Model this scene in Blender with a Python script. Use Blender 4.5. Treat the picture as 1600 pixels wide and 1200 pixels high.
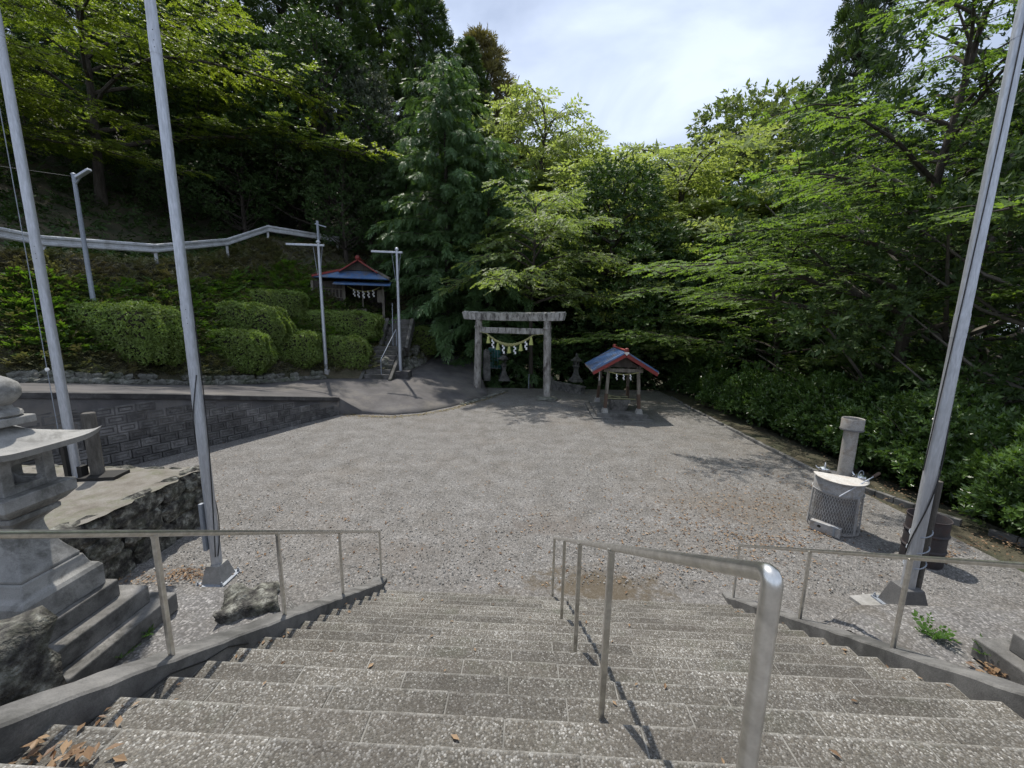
import bpy, bmesh, math, random
import numpy as np
from mathutils import Vector, Matrix, noise as mnoise
from mathutils.bvhtree import BVHTree

for o in list(bpy.data.objects): bpy.data.objects.remove(o)
SC = bpy.context.scene
COL = SC.collection
rad = math.radians

# ------------------------------------------------------------------ camera
F, EYE = 610.0, 4.3            # focal length in photo pixels (1600 wide), eye height above the gravel
_d = np.array([740.0 - 800, 4250.0 - 600, F]); _d /= np.linalg.norm(_d)
_up = -_d
_fy = np.array([0, 0, 1.0]) - _up * _up[2]; _fy /= np.linalg.norm(_fy)
_fx = np.cross(_fy, _up)
RM = np.stack([_fx, _fy, _up])
def ray(x, y): return RM @ np.array([x - 800.0, y - 600.0, F])
def gp(x, y, z=0.0):
    r = ray(x, y); return np.array([0, 0, EYE]) + r * ((z - EYE) / r[2])
def at(x, y, Y):
    r = ray(x, y); return np.array([0, 0, EYE]) + r * (Y / r[1])
cam = bpy.data.cameras.new('camera'); camo = bpy.data.objects.new('camera', cam); COL.objects.link(camo)
cr, cu, cb = RM @ np.array([1.0, 0, 0]), RM @ np.array([0, -1.0, 0]), RM @ np.array([0, 0, -1.0])
camo.matrix_world = Matrix(((cr[0], cu[0], cb[0], 0), (cr[1], cu[1], cb[1], 0), (cr[2], cu[2], cb[2], EYE), (0, 0, 0, 1)))
cam.sensor_width = 36; cam.lens = F / 1600 * 36; cam.clip_start = .05; cam.clip_end = 2000
SC.camera = camo

# ------------------------------------------------------------------ sky, sun, exposure
SUN = Vector((-.22, .42, 1.0)).normalized()
w = bpy.data.worlds.new('World'); SC.world = w; w.use_nodes = True
nt = w.node_tree; nt.nodes.clear()
def N(t, typ, **kw):
    n = t.nodes.new(typ)
    for k, v in kw.items(): setattr(n, k, v)
    return n
wo = N(nt, 'ShaderNodeOutputWorld'); sky = N(nt, 'ShaderNodeTexSky', sky_type='NISHITA')
sky.sun_disc = False; sky.sun_elevation = math.asin(SUN.z); sky.sun_rotation = math.atan2(SUN.x, SUN.y)
b1 = N(nt, 'ShaderNodeBackground'); b1.inputs[1].default_value = .10; nt.links.new(sky.outputs[0], b1.inputs[0])
tc = N(nt, 'ShaderNodeTexCoord'); mp = N(nt, 'ShaderNodeMapping'); mp.inputs['Scale'].default_value = (1, 1, 2.2)
nt.links.new(tc.outputs['Generated'], mp.inputs[0])
n1 = N(nt, 'ShaderNodeTexNoise'); n1.inputs['Scale'].default_value = 2.6; n1.inputs['Detail'].default_value = 6; n1.inputs['Roughness'].default_value = .5
n1.inputs['Distortion'].default_value = .4
nt.links.new(mp.outputs[0], n1.inputs['Vector'])
rp = N(nt, 'ShaderNodeValToRGB'); e = rp.color_ramp.elements
e[0].position = .36; e[0].color = (.36, .425, .56, 1); e[1].position = .60; e[1].color = (.60, .68, .84, 1)
nt.links.new(n1.outputs[0], rp.inputs[0])
b2 = N(nt, 'ShaderNodeBackground'); b2.inputs[1].default_value = .95; nt.links.new(rp.outputs[0], b2.inputs[0])
n2 = N(nt, 'ShaderNodeTexNoise'); n2.inputs['Scale'].default_value = 1.7; n2.inputs['Detail'].default_value = 3
nt.links.new(mp.outputs[0], n2.inputs['Vector'])
r2 = N(nt, 'ShaderNodeMapRange'); r2.inputs[1].default_value = .35; r2.inputs[2].default_value = .6; r2.inputs[3].default_value = .72; r2.inputs[4].default_value = .97
nt.links.new(n2.outputs[0], r2.inputs[0])
mx = N(nt, 'ShaderNodeMixShader'); nt.links.new(r2.outputs[0], mx.inputs[0]); nt.links.new(b1.outputs[0], mx.inputs[1]); nt.links.new(b2.outputs[0], mx.inputs[2])
nt.links.new(mx.outputs[0], wo.inputs[0])
sl = bpy.data.lights.new('sun', 'SUN'); sl.energy = 3.2; sl.angle = rad(.8); sl.color = (1, .95, .87)
slo = bpy.data.objects.new('sun', sl); COL.objects.link(slo); slo.location = (0, 0, 40)
slo.rotation_euler = (-SUN).to_track_quat('-Z', 'Y').to_euler()
SC.view_settings.view_transform = 'Standard'; SC.view_settings.look = 'None'; SC.view_settings.gamma = 1
SC.view_settings.exposure = 0.68
SC.render.engine = 'CYCLES'
cy = SC.cycles; cy.max_bounces = 6; cy.diffuse_bounces = 3; cy.glossy_bounces = 2; cy.transmission_bounces = 4; cy.transparent_max_bounces = 4
cy.use_adaptive_sampling = True; cy.adaptive_threshold = .02

# ------------------------------------------------------------------ helpers
def tag(o, label=None, cat=None, group=None, kind=None):
    if label: o['label'] = label
    if cat: o['category'] = cat
    if group: o['group'] = group
    if kind: o['kind'] = kind
    return o
def thing(name, label, cat, loc=(0, 0, 0), rz=0.0, group=None):
    o = bpy.data.objects.new(name, None); COL.objects.link(o); o.empty_display_size = .2
    o.location = loc; o.rotation_euler = (0, 0, rz)
    return tag(o, label, cat, group)
def link(name, me, parent=None, loc=None, rot=None, scale=None):
    o = bpy.data.objects.new(name, me); COL.objects.link(o)
    if parent is not None: o.parent = parent
    if loc is not None: o.location = loc
    if rot is not None: o.rotation_euler = rot
    if scale is not None: o.scale = scale
    return o
def dup(root, loc, rz, scale=None, label=None, group=None):
    r = root.copy(); COL.objects.link(r); r.location = loc; r.rotation_euler = (root.rotation_euler[0], root.rotation_euler[1], rz)
    if scale is not None: r.scale = (scale,) * 3 if not hasattr(scale, '__len__') else scale
    if label: r['label'] = label
    if group: r['group'] = group
    for ch in root.children:
        c = ch.copy(); COL.objects.link(c); c.parent = r
        for g in ch.children:
            d = g.copy(); COL.objects.link(d); d.parent = c
    return r

class MB:
    def __init__(s): s.v = []; s.f = []
    def add(s, vs, fs):
        k = len(s.v); s.v += [tuple(p) for p in vs]; s.f += [tuple(i + k for i in f) for f in fs]; return s
    def box(s, c, d, rz=0.0, top=1.0, m=None):
        hx, hy, hz = d[0] / 2, d[1] / 2, d[2] / 2
        vs = [Vector((x * hx * (top if z > 0 else 1), y * hy * (top if z > 0 else 1), z * hz)) for z in (-1, 1) for x, y in ((-1, -1), (1, -1), (1, 1), (-1, 1))]
        if m is None: m = Matrix.Rotation(rz, 3, 'Z')
        return s.add([m @ v + Vector(c) for v in vs], [(3, 2, 1, 0), (4, 5, 6, 7), (0, 1, 5, 4), (1, 2, 6, 5), (2, 3, 7, 6), (3, 0, 4, 7)])
    def beam(s, a, b, w, h, up=(0, 0, 1)):
        a, b = Vector(a), Vector(b); d = (b - a); L = d.length; d.normalize()
        x = d.cross(Vector(up)).normalized(); z = x.cross(d)
        m = Matrix((x, d, z)).transposed()
        return s.box((a + b) / 2, (w, L, h), m=m)
    def tube(s, pts, r, n=8, cap=True):
        pts = [Vector(p) for p in pts]; m = len(pts)
        rs = r if hasattr(r, '__len__') else [r] * m
        k0 = len(s.v); pn = None; vs = []; fs = []
        for i, p in enumerate(pts):
            t = (pts[min(i + 1, m - 1)] - pts[max(i - 1, 0)]).normalized()
            if pn is None:
                a = Vector((0, 0, 1)) if abs(t.z) < .9 else Vector((1, 0, 0)); x = t.cross(a).normalized()
            else:
                x = (pn - t * pn.dot(t)).normalized()
            pn = x; y = t.cross(x)
            for j in range(n):
                an = 2 * math.pi * j / n; vs.append(p + (x * math.cos(an) + y * math.sin(an)) * rs[i])
        for i in range(m - 1):
            for j in range(n):
                fs.append((i * n + j, i * n + (j + 1) % n, (i + 1) * n + (j + 1) % n, (i + 1) * n + j))
        if cap: fs.append(tuple(range(n - 1, -1, -1))); fs.append(tuple((m - 1) * n + j for j in range(n)))
        return s.add(vs, fs)
    def lathe(s, prof, c=(0, 0, 0), n=24, sq=False, ph=0.0):
        vs = []; fs = []; m = len(prof)
        if sq: n = 4; ph = math.pi / 4
        for r, z in prof:
            rr = r * math.sqrt(2) if sq else r
            for j in range(n):
                an = 2 * math.pi * j / n + ph; vs.append((c[0] + rr * math.cos(an), c[1] + rr * math.sin(an), c[2] + z))
        for i in range(m - 1):
            for j in range(n): fs.append((i * n + j, i * n + (j + 1) % n, (i + 1) * n + (j + 1) % n, (i + 1) * n + j))
        fs.append(tuple(range(n - 1, -1, -1))); fs.append(tuple((m - 1) * n + j for j in range(n)))
        return s.add(vs, fs)
    def prism(s, poly, z0, z1):
        n = len(poly)
        return s.add([(x, y, z0) for x, y in poly] + [(x, y, z1) for x, y in poly],
                     [tuple(range(n - 1, -1, -1)), tuple(range(n, 2 * n))] + [(i, (i + 1) % n, n + (i + 1) % n, n + i) for i in range(n)])
    def mesh(s, name, mat, smooth=False):
        me = bpy.data.meshes.new(name); me.from_pydata(s.v, [], s.f); me.materials.append(mat)
        bm = bmesh.new(); bm.from_mesh(me); bmesh.ops.recalc_face_normals(bm, faces=bm.faces); bm.to_mesh(me); bm.free()
        if smooth:
            me.polygons.foreach_set('use_smooth', [True] * len(me.polygons))
            try: me.set_sharp_from_angle(angle=rad(40))
            except Exception: pass
        return me
    def obj(s, name, mat, parent=None, smooth=False, bev=0, **kw):
        o = link(name, s.mesh(name, mat, smooth), parent, **kw)
        if bev:
            b = o.modifiers.new('bevel', 'BEVEL'); b.width = bev; b.segments = 2; b.limit_method = 'ANGLE'; b.angle_limit = rad(35)
        return o

def fast_mesh(name, verts, quads, mat, attr=None, smooth=False):
    me = bpy.data.meshes.new(name); n = len(verts); m = len(quads)
    me.vertices.add(n); me.vertices.foreach_set('co', np.asarray(verts, np.float32).ravel())
    me.loops.add(m * 4); me.loops.foreach_set('vertex_index', np.asarray(quads, np.int32).ravel())
    me.polygons.add(m); me.polygons.foreach_set('loop_start', np.arange(0, m * 4, 4, dtype=np.int32))
    me.polygons.foreach_set('loop_total', np.full(m, 4, np.int32))
    if attr is not None:
        a = me.attributes.new('v', 'FLOAT', 'FACE'); a.data.foreach_set('value', np.asarray(attr, np.float32))
    me.materials.append(mat)
    if smooth: me.polygons.foreach_set('use_smooth', [True] * m)
    me.update(); me.validate()
    return me

# ------------------------------------------------------------------ materials
def newmat(name):
    m = bpy.data.materials.new(name); m.use_nodes = True; t = m.node_tree; t.nodes.clear()
    out = N(t, 'ShaderNodeOutputMaterial'); p = N(t, 'ShaderNodeBsdfPrincipled'); t.links.new(p.outputs[0], out.inputs[0])
    return m, t, p, out
def ramp(t, fac, stops, interp='LINEAR'):
    r = N(t, 'ShaderNodeValToRGB'); r.color_ramp.interpolation = interp; el = r.color_ramp.elements
    while len(el) < len(stops): el.new(.5)
    for e_, (p, c) in zip(el, stops): e_.position = p; e_.color = (*c, 1)
    t.links.new(fac, r.inputs[0]); return r.outputs[0]
def wpos(t, obj=False):
    if obj:
        return N(t, 'ShaderNodeTexCoord').outputs['Object']
    return N(t, 'ShaderNodeNewGeometry').outputs['Position']
def noise(t, vec, sc, det=5, rough=.6, dist=0):
    n = N(t, 'ShaderNodeTexNoise'); n.inputs['Scale'].default_value = sc; n.inputs['Detail'].default_value = det
    n.inputs['Roughness'].default_value = rough; n.inputs['Distortion'].default_value = dist
    t.links.new(vec, n.inputs['Vector']); return n.outputs[0]
def mixc(t, fac, a, b, mode='MIX'):
    n = N(t, 'ShaderNodeMix', data_type='RGBA', blend_type=mode)
    for i, x in ((0, fac), (6, a), (7, b)):
        if isinstance(x, (int, float)): n.inputs[i].default_value = x
        elif isinstance(x, tuple): n.inputs[i].default_value = (*x, 1)
        else: t.links.new(x, n.inputs[i])
    return n.outputs[2]
def bump(t, p, h, strength=.3, dist=.01):
    b = N(t, 'ShaderNodeBump'); b.inputs['Strength'].default_value = strength; b.inputs['Distance'].default_value = dist
    t.links.new(h, b.inputs['Height']); t.links.new(b.outputs[0], p.inputs['Normal'])
def maprange(t, x, a, b, c=0., d=1.):
    n = N(t, 'ShaderNodeMapRange'); n.inputs[1].default_value = a; n.inputs[2].default_value = b; n.inputs[3].default_value = c; n.inputs[4].default_value = d
    t.links.new(x, n.inputs[0]); return n.outputs[0]
def worn(name, cols, sc=3., rough=.8, metal=0., fine=60., bs=.3, bd=.004, stain=None, stain_sc=1.2, spec=.4, lo=.3, hi=.7, stretch=None, orand=0.):
    m, t, p, out = newmat(name); v = wpos(t)
    if stretch:
        mpn = N(t, 'ShaderNodeMapping'); mpn.inputs['Scale'].default_value = stretch; t.links.new(v, mpn.inputs[0]); v = mpn.outputs[0]
    k = len(cols); a = noise(t, v, sc, 6, .65)
    c = ramp(t, a, [(lo + (hi - lo) * i / max(1, k - 1), cols[i]) for i in range(k)])
    f = noise(t, v, fine, 3, .6)
    c = mixc(t, .35, c, ramp(t, f, [(.3, (.45, .45, .45)), (.7, (1.5, 1.5, 1.5))]), 'MULTIPLY')
    if stain:
        s = noise(t, v, stain_sc, 7, .75, .3)
        c = mixc(t, maprange(t, s, .48, .62, 0, stain[1]), c, stain[0])
    if orand:
        oi = N(t, 'ShaderNodeObjectInfo'); c = mixc(t, 1., c, maprange(t, oi.outputs['Random'], 0, 1, 1 - orand, 1 + orand), 'MULTIPLY')
    t.links.new(c, p.inputs['Base Color']); p.inputs['Roughness'].default_value = rough; p.inputs['Metallic'].default_value = metal
    p.inputs['Specular IOR Level'].default_value = spec
    if bs: bump(t, p, f, bs, bd)
    return m
def pebble(name, sc, matrix, stones, edge=.12, bs=.6, bd=.006, patch=None, dirt=None, tone=None, gap0=.34, slab=False, track=False):
    m, t, p, out = newmat(name); v = wpos(t)
    dn = N(t, 'ShaderNodeTexNoise'); dn.inputs['Scale'].default_value = sc * .5; dn.inputs['Detail'].default_value = 1; t.links.new(v, dn.inputs['Vector'])
    vv = N(t, 'ShaderNodeVectorMath', operation='MULTIPLY_ADD'); t.links.new(dn.outputs['Color'], vv.inputs[0]); vv.inputs[1].default_value = (.6 / sc,) * 3; t.links.new(v, vv.inputs[2])
    vo = N(t, 'ShaderNodeTexVoronoi', feature='F1'); vo.inputs['Scale'].default_value = sc; t.links.new(vv.outputs[0], vo.inputs['Vector'])
    sx = N(t, 'ShaderNodeSeparateColor'); t.links.new(vo.outputs['Color'], sx.inputs[0])
    k = len(stones); c = ramp(t, sx.outputs[0], [(i / k, stones[i]) for i in range(k)], 'CONSTANT')
    br = maprange(t, sx.outputs[1], 0, 1, .7, 1.25)
    c = mixc(t, 1., c, br, 'MULTIPLY')
    gap = maprange(t, vo.outputs['Distance'], gap0, gap0 + edge * 3, 0, 1)
    c = mixc(t, gap, c, matrix)
    if patch:
        for (col, psc, a, b, amt) in patch:
            c = mixc(t, maprange(t, noise(t, v, psc, 6, .7), a, b, 0, amt), c, col)
    if track:
        mpn = N(t, 'ShaderNodeMapping'); mpn.inputs['Scale'].default_value = (1.1, .13, 1); mpn.inputs['Rotation'].default_value = (0, 0, .35); t.links.new(v, mpn.inputs[0])
        c = mixc(t, maprange(t, noise(t, mpn.outputs[0], 1.3, 4, .6), .52, .66, 0, .38), c, (.125, .115, .103))
    if track:
        c = mixc(t, 1., c, ramp(t, noise(t, v, 17, 3, .8), [(.32, (.62, .61, .60)), (.5, (1., 1., 1.)), (.68, (1.4, 1.4, 1.4))]), 'MULTIPLY')
    if tone:
        big = ramp(t, noise(t, v, tone, 5, .7), [(.3, (.72, .70, .68)), (.7, (1.22, 1.22, 1.24))]); c = mixc(t, 1., c, big, 'MULTIPLY')
    if dirt:
        for (cx, cy_, rx, ry, col, amt) in dirt:
            sp = N(t, 'ShaderNodeVectorMath', operation='SUBTRACT'); t.links.new(v, sp.inputs[0]); sp.inputs[1].default_value = (cx, cy_, 0)
            sc_ = N(t, 'ShaderNodeVectorMath', operation='MULTIPLY'); t.links.new(sp.outputs[0], sc_.inputs[0]); sc_.inputs[1].default_value = (1 / rx, 1 / ry, 0)
            ln = N(t, 'ShaderNodeVectorMath', operation='LENGTH'); t.links.new(sc_.outputs[0], ln.inputs[0])
            ad = N(t, 'ShaderNodeMath', operation='ADD'); t.links.new(ln.outputs['Value'], ad.inputs[0])
            ms = maprange(t, noise(t, v, 3.5, 6, .75), .3, .7, -.7, .7); t.links.new(ms, ad.inputs[1])
            c = mixc(t, maprange(t, ad.outputs[0], .4, 1.1, amt, 0), c, col)
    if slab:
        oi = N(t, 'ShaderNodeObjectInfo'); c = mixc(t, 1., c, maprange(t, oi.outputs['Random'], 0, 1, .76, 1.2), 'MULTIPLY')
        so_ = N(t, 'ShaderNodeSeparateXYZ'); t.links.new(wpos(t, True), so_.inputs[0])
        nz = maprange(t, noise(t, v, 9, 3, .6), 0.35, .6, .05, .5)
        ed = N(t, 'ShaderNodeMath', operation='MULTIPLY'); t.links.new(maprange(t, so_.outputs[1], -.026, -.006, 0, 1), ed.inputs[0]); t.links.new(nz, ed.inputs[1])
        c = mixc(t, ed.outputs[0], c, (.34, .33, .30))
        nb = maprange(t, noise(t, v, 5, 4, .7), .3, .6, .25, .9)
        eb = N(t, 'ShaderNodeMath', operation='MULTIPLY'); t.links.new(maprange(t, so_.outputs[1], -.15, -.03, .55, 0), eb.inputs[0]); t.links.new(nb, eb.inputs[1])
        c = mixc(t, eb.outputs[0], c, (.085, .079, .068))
    t.links.new(c, p.inputs['Base Color']); p.inputs['Roughness'].default_value = .85; p.inputs['Specular IOR Level'].default_value = .3
    h = maprange(t, vo.outputs['Distance'], 0, .55, 1, 0)
    bump(t, p, h, bs, bd)
    return m
def leafmat(name, dark, light, trans=.4, tint=(1.3, 1.35, .55), rough=.5, hue=None, hs=.3, spec=.35):
    m, t, p, out = newmat(name)
    a = N(t, 'ShaderNodeAttribute', attribute_name='v'); c = ramp(t, a.outputs['Fac'], [(0, dark), (1, light)])
    if hue: c = mixc(t, maprange(t, noise(t, wpos(t), hs, 3, .6), .4, .68, 0, .8), c, hue)
    t.links.new(c, p.inputs['Base Color']); p.inputs['Roughness'].default_value = rough; p.inputs['Specular IOR Level'].default_value = spec
    tr = N(t, 'ShaderNodeBsdfTranslucent'); t.links.new(mixc(t, 1., c, tint, 'MULTIPLY'), tr.inputs[0])
    ms = N(t, 'ShaderNodeMixShader'); ms.inputs[0].default_value = trans; t.links.new(p.outputs[0], ms.inputs[1]); t.links.new(tr.outputs[0], ms.inputs[2])
    t.links.new(ms.outputs[0], out.inputs[0]); return m

g0 = gp(935, 915)
M = {}
M['gravel'] = pebble('gravel', 48, (0.105, 0.100, 0.092), [(0.149, 0.144, 0.135), (0.180, 0.173, 0.162), (0.205, 0.196, 0.182), (0.165, 0.161, 0.155), (0.235, 0.226, 0.211), (0.119, 0.117, 0.110), (0.190, 0.179, 0.164)], gap0=.40,
                     patch=[((0.149, 0.129, 0.105), .35, .50, .68, .4), ((0.225, 0.216, 0.201), .9, .55, .75, .25), ((0.119, 0.107, 0.090), 2.6, .58, .72, .35)], tone=1.6, track=True,
                     dirt=[(g0[0], g0[1], 1.3, .5, (0.075, 0.055, 0.029), .75), (1.0, 7.6, 1.2, .35, (0.110, 0.089, 0.073), .4), (-2.2, 6.6, .9, .4, (0.119, 0.100, 0.083), .4), (5.6, 8.6, 1.6, 1.0, (0.119, 0.100, 0.078), .45)])
M['aggregate'] = pebble('washed_aggregate', 96, (0.070, 0.064, 0.053), [(0.182, 0.173, 0.150), (0.113, 0.103, 0.086), (0.242, 0.232, 0.208), (0.090, 0.085, 0.073), (0.159, 0.147, 0.124), (0.205, 0.199, 0.179), (0.130, 0.122, 0.102), (0.344, 0.336, 0.309), (0.118, 0.106, 0.085)], edge=.12, bs=.8, gap0=.46, slab=True,
                        patch=[((0.062, 0.053, 0.044), .8, .48, .66, .55), ((0.084, 0.090, 0.061), 1.9, .55, .72, .45), ((0.034, 0.032, 0.030), 4.5, .60, .72, .55)], tone=1.1)
M['terrace_gravel'] = pebble('terrace_gravel', 46, (.10, .096, .09), [(.15, .145, .14), (.19, .185, .175), (.23, .222, .21), (.165, .16, .155), (.27, .26, .248), (.12, .117, .112)], gap0=.40, patch=[((.11, .095, .072), 1.2, .48, .68, .5), ((.075, .08, .05), 3., .58, .7, .4)], tone=1.5)
M['mortar'] = worn('mortar', [(.11, .105, .092), (.26, .25, .225)], 5, .9)
M['concrete'] = worn('concrete', [(0.083, 0.079, 0.075), (0.143, 0.139, 0.131), (0.195, 0.188, 0.176)], 4, .9, stain=((0.038, 0.038, 0.034), .7), fine=120, bs=.5)
M['concrete_light'] = worn('concrete_light', [(.24, .235, .22), (.36, .35, .33)], 5, .9, stain=((.12, .11, .09), .6), fine=120)
M['dark_concrete'] = worn('dark_concrete', [(0.031, 0.029, 0.029), (0.063, 0.060, 0.059), (0.119, 0.115, 0.112)], 2.5, .95, stain=((0.017, 0.017, 0.017), .7), fine=90, bs=.6)
M['block'] = worn('retaining_block', [(0.054, 0.051, 0.051), (0.094, 0.091, 0.088), (0.161, 0.155, 0.151)], 1.6, .95, stain=((0.302, 0.293, 0.283), .3), stain_sc=3.6, fine=70, bs=.7, orand=.28)
M['asphalt'] = worn('asphalt', [(0.054, 0.052, 0.049), (0.084, 0.078, 0.077), (0.119, 0.113, 0.109)], .9, .9, fine=160, bs=.6, stain=((0.148, 0.133, 0.113), .6), stain_sc=.45)
M['granite'] = worn('granite', [(0.190, 0.188, 0.178), (0.263, 0.257, 0.240), (0.314, 0.307, 0.285)], 5, .85, fine=180, bs=.35, stain=((0.073, 0.071, 0.062), .75), stain_sc=3.2)
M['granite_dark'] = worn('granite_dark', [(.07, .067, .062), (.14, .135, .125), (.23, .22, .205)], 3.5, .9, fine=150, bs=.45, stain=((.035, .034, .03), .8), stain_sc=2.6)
M['shaded_step_stone'] = worn('shade_dark_step_stone', [(.045, .043, .039), (.085, .08, .073), (.14, .134, .122)], 3.5, .95, fine=60, bs=.5, stain=((.03, .034, .02), .7), stain_sc=2.2)  # shrine step stone, colour darkened to stand in for tree shade
M['rock'] = worn('mossy_rock', [(0.020, 0.019, 0.017), (0.060, 0.056, 0.050), (0.128, 0.124, 0.104), (0.272, 0.268, 0.232)], 7.5, .95, fine=26, bs=1., bd=.035, stain=((0.036, 0.042, 0.020), .5), stain_sc=3.5, lo=.36, hi=.64)
M['rubble'] = worn('rubble_stone', [(.06, .058, .05), (.13, .128, .11), (.22, .22, .19)], 2.5, .95, fine=40, bs=.7, bd=.01, stain=((.04, .055, .022), .6), stain_sc=1.6)
M['earth'] = worn('earth', [(.05, .042, .03), (.085, .07, .05), (.05, .055, .028)], 1.2, .95, fine=30, bs=.9, bd=.03)
M['bank_earth'] = worn('bank_earth', [(0.034, 0.046, 0.021), (0.063, 0.057, 0.034), (0.098, 0.081, 0.052)], .8, .95, fine=18, bs=1., bd=.05)
M['terrace_top'] = worn('packed_earth', [(0.116, 0.101, 0.082), (0.170, 0.155, 0.131), (0.211, 0.198, 0.177)], 3.2, .95, fine=60, bs=.6, bd=.01, stain=((0.088, 0.094, 0.046), .5), stain_sc=2)
M['steel'] = worn('brushed_stainless', [(.60, .59, .55), (.70, .69, .66)], 4, .30, .95, fine=25, bs=.03, stain=((.50, .47, .41), .35), stain_sc=14)
M['galv'] = worn('galvanised_steel', [(0.401, 0.421, 0.452), (0.522, 0.542, 0.571)], 3, .48, .55, fine=50, bs=.05, stain=((0.332, 0.332, 0.341), .5), stain_sc=1.5, stretch=(1, 1, .15))
M['galv_dull'] = worn('dull_galvanised', [(.22, .24, .27), (.33, .36, .40)], 3, .6, .4, bs=.05, stretch=(1, 1, .15))
M['guard'] = worn('white_guardrail_paint', [(0.378, 0.387, 0.396), (0.495, 0.504, 0.513)], 2, .55, fine=30, bs=.1, stain=((0.198, 0.189, 0.171), .5), stain_sc=2.4)
M['cable'] = worn('black_cable', [(.015, .015, .015), (.03, .03, .03)], 5, .6, bs=0)
M['black_steel'] = worn('black_steel', [(.010, .010, .009), (.022, .02, .018)], 6, .6, bs=.2)
M['drum'] = worn('rusted_drum', [(.022, .021, .023), (.038, .034, .036), (.045, .034, .031)], 3.5, .75, fine=60, bs=.3, stain=((.05, .024, .018), .6), stain_sc=3.4)
M['tin'] = worn('weathered_tin', [(.30, .30, .30), (.42, .42, .415)], 4, .6, .35, fine=50, bs=.15, stain=((.22, .17, .12), .55), stain_sc=4.5)
M['tin_dark'] = worn('sooty_tin', [(.10, .10, .10), (.16, .155, .15)], 4, .7, .3, bs=.15)
M['tin_mid'] = worn('heat_stained_tin', [(.15, .148, .145), (.23, .225, .22)], 4, .7, .3, bs=.15, stain=((.10, .08, .065), .5), stain_sc=4)
M['flue'] = worn('flue_metal', [(.25, .24, .22), (.36, .345, .32)], 5, .7, .2, stain=((.16, .12, .085), .6), stain_sc=5)
M['lid'] = worn('stained_lid', [(.44, .42, .38), (.58, .56, .52)], 5, .6, .1, stain=((.36, .27, .20), .45), stain_sc=4, bs=.1)
M['chrome'] = worn('bright_metal', [(.6, .6, .6), (.72, .72, .72)], 5, .22, .95, bs=0)
M['wood'] = worn('grey_weathered_wood', [(.09, .078, .062), (.16, .142, .115), (.23, .21, .175)], 5, .9, fine=60, bs=.5, stretch=(2, 2, .25))
M['dark_wood'] = worn('dark_old_wood', [(.028, .024, .02), (.06, .05, .042), (.085, .075, .062)], 5, .9, fine=60, bs=.4, stretch=(2, 2, .3))
M['brown_wood'] = worn('brown_wood', [(.06, .038, .026), (.10, .065, .045)], 5, .85, bs=.4, stretch=(2, 2, .3))
M['stub'] = worn('weathered_stub', [(.05, .046, .04), (.09, .083, .072), (.15, .14, .125)], 6, .95, bs=.6, stretch=(2, 2, .4))
M['torii_stone'] = worn('torii_stone', [(0.156, 0.142, 0.126), (0.300, 0.282, 0.252), (0.480, 0.462, 0.426)], 2.6, .9, fine=45, bs=.5, stain=((0.054, 0.042, 0.036), .85), stain_sc=2.4, stretch=(1.6, 1.6, .55))
M['beam_stone'] = worn('beam_stone', [(0.165, 0.154, 0.138), (0.330, 0.314, 0.286), (0.484, 0.468, 0.429)], 2.6, .9, fine=45, bs=.5, stain=((0.039, 0.033, 0.030), .9), stain_sc=3.6, stretch=(1.5, 1.5, .45))
M['blue_tin'] = worn('blue_roof_tin', [(0.039, 0.094, 0.211), (0.058, 0.125, 0.257), (0.101, 0.156, 0.250)], 3, .5, .1, stain=((0.117, 0.101, 0.086), .8), stain_sc=1.2, bs=.1)
M['grey_roof'] = worn('grey_roof_tin', [(.13, .115, .095), (.20, .18, .15)], 3, .6, .1, stain=((.06, .05, .04), .5), stain_sc=2, bs=.2)
M['red'] = worn('red_painted_wood', [(.16, .022, .018), (.26, .035, .028)], 4, .6, stain=((.09, .03, .025), .5), stain_sc=3, bs=.2)
M['straw'] = worn('straw_rope', [(.22, .21, .09), (.36, .34, .15)], 20, .9, fine=140, bs=.6)
M['tassel'] = worn('straw_tassel', [(.34, .36, .10), (.48, .50, .18)], 20, .85, fine=140, bs=.5, stretch=(3, 3, .4))
M['paper'] = worn('white_paper', [(.72, .72, .70), (.80, .80, .79)], 6, .8, bs=0)
M['teal'] = worn('teal_board', [(.03, .13, .12), (.05, .19, .17)], 4, .6, bs=.1)
M['bark'] = worn('bark', [(.028, .022, .017), (.055, .045, .036), (.085, .072, .06)], 3, .95, fine=25, bs=.9, bd=.02, stretch=(2.5, 2.5, .5))
M['pale_bark'] = worn('pale_bark', [(.08, .07, .06), (.16, .145, .12)], 3, .95, fine=25, bs=.8, bd=.015)
M['hedge_core'] = worn('hedge_core_dark', [(0.022, 0.021, 0.012), (0.045, 0.039, 0.022)], 6, .95, bs=.8, bd=.02)  # dark colour for the added light-blocking core of the hedges
M['bamboo'] = worn('old_bamboo', [(.18, .17, .09), (.27, .26, .15)], 6, .6, bs=.1)
M['bamboo_grey'] = worn('greenish_bamboo', [(.11, .125, .06), (.20, .20, .12)], 6, .6, bs=.1)
M['water'] = worn('basin_water', [(.02, .03, .03), (.03, .04, .04)], 3, .08, bs=.1)
M['leaf_litter'] = leafmat('fallen_leaf', (.13, .07, .035), (.36, .25, .15), .2, (1.2, 1, .8))
M['edge_leaf'] = leafmat('edge_leaf', (.14, .11, .05), (.34, .28, .13), .2, (1.2, 1, .8))
M['weed'] = leafmat('weed_leaf', (0.042, 0.098, 0.014), (0.091, 0.182, 0.028), .35)
M['lf_maple'] = leafmat('maple_leaf', (.115, .155, .03), (.25, .29, .065), .52, (1.4, 1.5, .5), hue=(.10, .145, .035))
M['lf_maple2'] = leafmat('right_tree_leaf', (.08, .14, .035), (.185, .265, .07), .55, (1.45, 1.55, .55), hue=(.085, .13, .04))
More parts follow.
